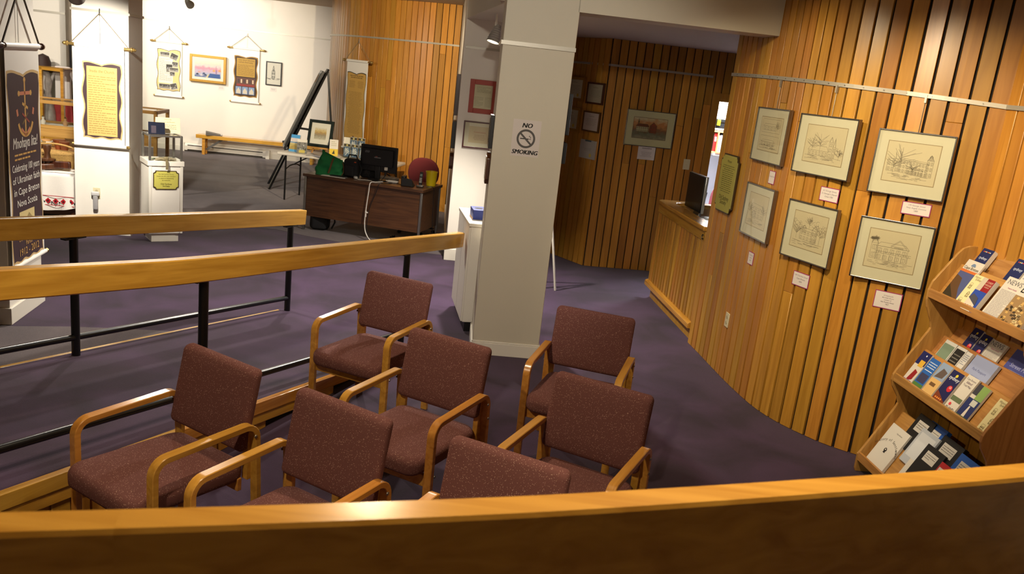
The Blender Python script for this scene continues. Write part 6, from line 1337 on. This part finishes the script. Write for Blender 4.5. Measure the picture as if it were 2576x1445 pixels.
def a_map(p, w, h): p.text('Cape Breton', 0, h * .88, .018, (120, 110, 120), 0, w * .8); p.text('Island', 0, h * .79, .022, (90, 60, 90), .2, w * .7); p.text('Trail Map', 0, h * .71, .018, (120, 110, 120), 0, w * .8); p.rect(-w * .45, w * .45, h * .28, h * .4, (96, 110, 80)); p.text('ISLAND', 0, h * .05, .022, (40, 40, 46), 0, w * .85); p.poly(ring(-w * .2, h * .18, w * .1, 10), (206, 60, 70))
def a_grn(p, w, h): p.rect(-w / 2, w / 2, 0, h * .6, (40, 50, 100)); p.rect(-w * .1, w / 2, h * .6, h, (130, 160, 90)); p.rect(-w / 2, -w * .1, h * .7, h, (60, 60, 70)); p.poly([(-w * .1, h * .1), (w * .15, h * .1), (w * .08, h * .4), (-w * .02, h * .4)], (214, 206, 196)); p.rect(-w * .1, w * .35, h * .42, h * .58, (196, 196, 190)); p.rect(-w / 2, w / 2, 0, h * .1, (70, 90, 60))
def a_pic(p, w, h): p.rect(-w * .46, w * .46, h * .15, h * .9, (120, 140, 120)); p.poly([(-w * .46, h * .15), (w * .46, h * .15), (0, h * .5)], (90, 96, 70))
def a_blk(p, w, h): p.rect(-w * .44, w * .44, h * .1, h * .92, (36, 34, 34)); p.block(-w * .35, w * .35, h * .8, h * .4, 4, (120, 116, 110), .3)
def a_park(p, w, h): p.rect(-w / 2, w / 2, 0, h, (150, 160, 196)); p.text('Park Passport', 0, h * .62, .022, (70, 80, 130), .2, w * .8); p.text('2012-2013', 0, h * .45, .016, (90, 100, 150), .2); p.poly([(-w * .5, 0), (-w * .1, 0), (-w * .2, h * .25), (-w * .4, h * .35)], (120, 60, 70))
def a_street(p, w, h): p.rect(-w / 2, w / 2, 0, h, (76, 82, 150)); p.text('Street Maps', 0, h * .55, .034, (176, 182, 214), .1, w * .8); p.block(-w * .3, w * .3, h * .5, h * .35, 2, (140, 146, 190), .4)
def a_hset(p, w, h):
    for i, c in enumerate('History of Settlement'):
        a = rad(150 - i * 6.2); vs, fs = textmesh(c)
        if c != ' ':
            M = Matrix.Rotation(a - PI / 2, 2); R_ = w * .62
            p.m.add([((M @ Vector((u * .026, v * .026))).x + R_ * cos(a), p.y - .0006, h * .24 + (M @ Vector((u * .026, v * .026))).y + R_ * sin(a)) for u, v in vs], fs, lin((40, 40, 40)))
    p.text('Cape Breton', w * .1, h * .85, .012, (90, 90, 90), .3); p.poly(ring(0, h * .45, w * .07, 12), (30, 30, 30)); p.poly([(-w * .06, h * .38), (w * .06, h * .38), (w * .02, h * .45)], (30, 30, 30)); p.poly(ring(.0, h * .46, w * .03, 10), (206, 200, 190))
def a_bk2(p, w, h): p.text('Cape Breton', 0, h * .84, .012, (90, 90, 90), .3); p.line(ring(0, h * .2, w * .4, 12, 30, 150), .006, (60, 60, 60))
def a_lab(p, w, h): p.rect(-w * .3, w * .3, h * .55, h * .85, (200, 196, 190)); p.block(-w * .26, w * .26, h * .8, h * .62, 3, (120, 116, 112), .35)
y2 = .112 + .05; z2 = .66; y3 = .208 + .05; z3 = 1.22; tn = math.tan(sl)
# top tier
bro('glossy Cape Breton guide with a coast photo, first on the top tier', .155, y3, z3, .155, .275, a_cb)
bro('cream Historic Sydney leaflet on the top tier', .285, y3 - .018, z3, .088, .21, a_hist)
bro('red and blue museum leaflet with a white house on the top tier', .40, y3 - .018, z3, .105, .215, a_cos, thick=.03)
bro('white NEWS newsletter on the top tier', .565, y3 - .012, z3, .17, .265, a_news)
bro('Events magazine with a stone wall cover on the top tier', .73, y3 - .02, z3, .19, .26, a_ev, thick=.02)
bro('navy night-view guide standing in the back row of the top tier, alone', .145, y3 + .098, z3 + .10, .10, .25, a_night, thick=.03)
bro('navy night-view guide in the back row of the top tier beside a white leaflet', .43, y3 + .098, z3 + .10, .105, .25, a_night)
bro('white leaflet with a dark photo in the back row of the top tier', .56, y3 + .098, z3 + .10, .13, .24, a_wht)
# middle tier front row
for lb, x, w, h, a in (('leaflet with a red dancer photo, first in the middle tier', .10, .095, .225, a_red), ('blue visitor guide leaflet in the middle tier', .205, .095, .215, a_blue), ('sand-coloured leaflet with a ship photo in the middle tier', .315, .10, .225, a_tan), ('dark blue Sydney leaflet with a round red badge in the middle tier', .43, .105, .22, a_syd), ('white Cape Breton trail map in the middle tier', .55, .10, .24, a_map), ('blue and green leaflet with a bride photo in the middle tier', .665, .10, .225, a_grn), ('cream Historic Sydney leaflet standing alone at the near end of the middle tier', .85, .088, .215, a_hist)): bro(lb, x, y2 - .004, z2, w, h, a, thick=.014)
# middle tier second row
for lb, x, w, h, a, c in (('landscape photo card in the second row of the middle tier', .16, .11, .225, a_pic, (206, 206, 200)), ('black cover booklet in the second row of the middle tier', .27, .09, .225, a_blk, (206, 204, 200)), ('white card block in the second row of the middle tier', .345, .05, .22, a_wht, (206, 204, 200)), ('pale blue Park Passport booklet in the second row of the middle tier', .50, .20, .23, a_park, (190, 196, 210))): bro(lb, x, y2 + .098, z2 + .10, w, h, a, c, .02)
bro('cream leaflet tucked at the near end of the second row', .86, y2 + .098, z2 + .10, .07, .19, a_news, thick=.015)
# middle tier back row
for lb, x, w, h, a in (('navy Sydney leaflet in the back row of the middle tier, the one nearer the wall', .22, .085, .235, a_syd), ('navy Sydney leaflet in the back row of the middle tier, next to the white cards', .315, .085, .225, a_syd), ('white cards in the back row of the middle tier', .43, .13, .22, a_news), ('blue Street Maps booklet in the back row of the middle tier', .68, .23, .23, a_street)): bro(lb, x, y2 + .198, z2 + .20, w, h, a, thick=.015)
# bottom tier
y1 = .048; z1_ = .10
bro('white History of Settlement booklet on the bottom tier', .15, y1, z1_, .20, .30, a_hset, (212, 208, 200), .02, name='booklet', cat='booklet'); bro('white booklet with a teal spine on the bottom tier', .47, y1 - .01, z1_ - .03, .21, .30, a_bk2, (212, 208, 200), .02, name='booklet', cat='booklet')
def slab(label, x, dy, z, w, h, c, a=a_lab): bro(label, x, y1 + dy, z1_ + z, w, h, a, c, .03, name='document_case', cat='document case')
slab('frosted white document pouch on the bottom tier', .375, .085, .13, .18, .24, (180, 186, 196), lambda p, w, h: p.rect(-w * .4, w * .4, h * .2, h * .9, (206, 210, 216)))
slab('black document case behind the frosted pouch', .26, .12, .18, .17, .24, (20, 20, 22)); slab('blue document case at the back of the bottom tier', .37, .13, .18, .17, .24, BLC := (24, 78, 160)); slab('black document case at the back of the bottom tier, by the blue one', .55, .12, .17, .20, .23, (18, 18, 20)); slab('black document case with a white label in the middle of the bottom tier', .50, .065, .10, .18, .22, (20, 20, 22)); slab('red document case on the bottom tier', .66, .05, .07, .20, .22, (170, 30, 36)); slab('blue document case at the near end of the bottom tier', .74, .10, .14, .18, .24, (28, 84, 170)); slab('black document case at the near end of the bottom tier', .82, .03, .05, .14, .22, (20, 20, 22))

# ================================================================== TRACK LIGHTS
def track_light(i, pos, tgt, watts, cone, colr, note, key):
    off = lambda n: n if key is None else n + '_' + key + '_offscreen'
    pos, tgt = Vector(pos), Vector(tgt); d = (tgt - pos).normalized(); ce_ = 2.80 if (pos.x > -.35 and pos.y > 6.9) else CEIL
    if pos.x > -.35 and 6.4 < pos.y and pos.x < .2: ce_ = 2.79
    o = thing(off('track_light'), 'ribbed grey ceiling spotlight ' + note, 'light', pos, 0, 'ceiling spotlights')
    MB().tube([(0, 0, .03), (0, 0, ce_ - pos.z)], .012, 8).build('stem', TRIMW, o)
    q = d.to_track_quat('-Z', 'Y').to_matrix()
    prof_ = [(.0, .10), (.03, .10), (.035, .08)]
    for k in range(6): r = .035 + .030 * (k + 1) / 6; prof_ += [(r, .07 - k * .022), (r - .004, .062 - k * .022)]
    prof_ += [(.068, -.07), (.060, -.07), (.03, .04), (0, .04)]
    MB().lathe(prof_, 20, (0, 0, 0), q).build('housing', plain('lamp_grey', (150, 144, 136), .5), o)
    MB().lathe([(0, -.035), (.045, -.035), (.04, .0), (0, .02)], 16, (0, 0, 0), q).build(off('bulb'), BULB, o)
    l = bpy.data.lights.new(off('spot_lamp'), 'SPOT'); l.energy = watts; l.color = colr; l.spot_size = rad(cone); l.spot_blend = .55; l.shadow_soft_size = .045
    lo = bpy.data.objects.new(off('spot_lamp'), l); COL.objects.link(lo); lo.parent = o; lo.location = d * .09; lo.rotation_mode = 'QUATERNION'; lo.rotation_quaternion = d.to_track_quat('-Z', 'Y')
    return o
for i, a in enumerate(TRACK): track_light(i, *a)
# unlit cream fitting on the gallery ceiling
cf_ = thing('ceiling_fitting', 'small unlit cream fitting on the gallery ceiling by the drum wall', 'fitting', (-4.05, 14.5, 3.10), 0)
MB().tube([(0, 0, .03), (0, 0, .10)], .03, 12).build('mount', TRIMW, cf_); MB().lathe([(0, 0), (.05, 0), (.06, .02), (.06, .05), (.03, .06), (0, .06)], 18).build('cap', TRIMW, cf_)
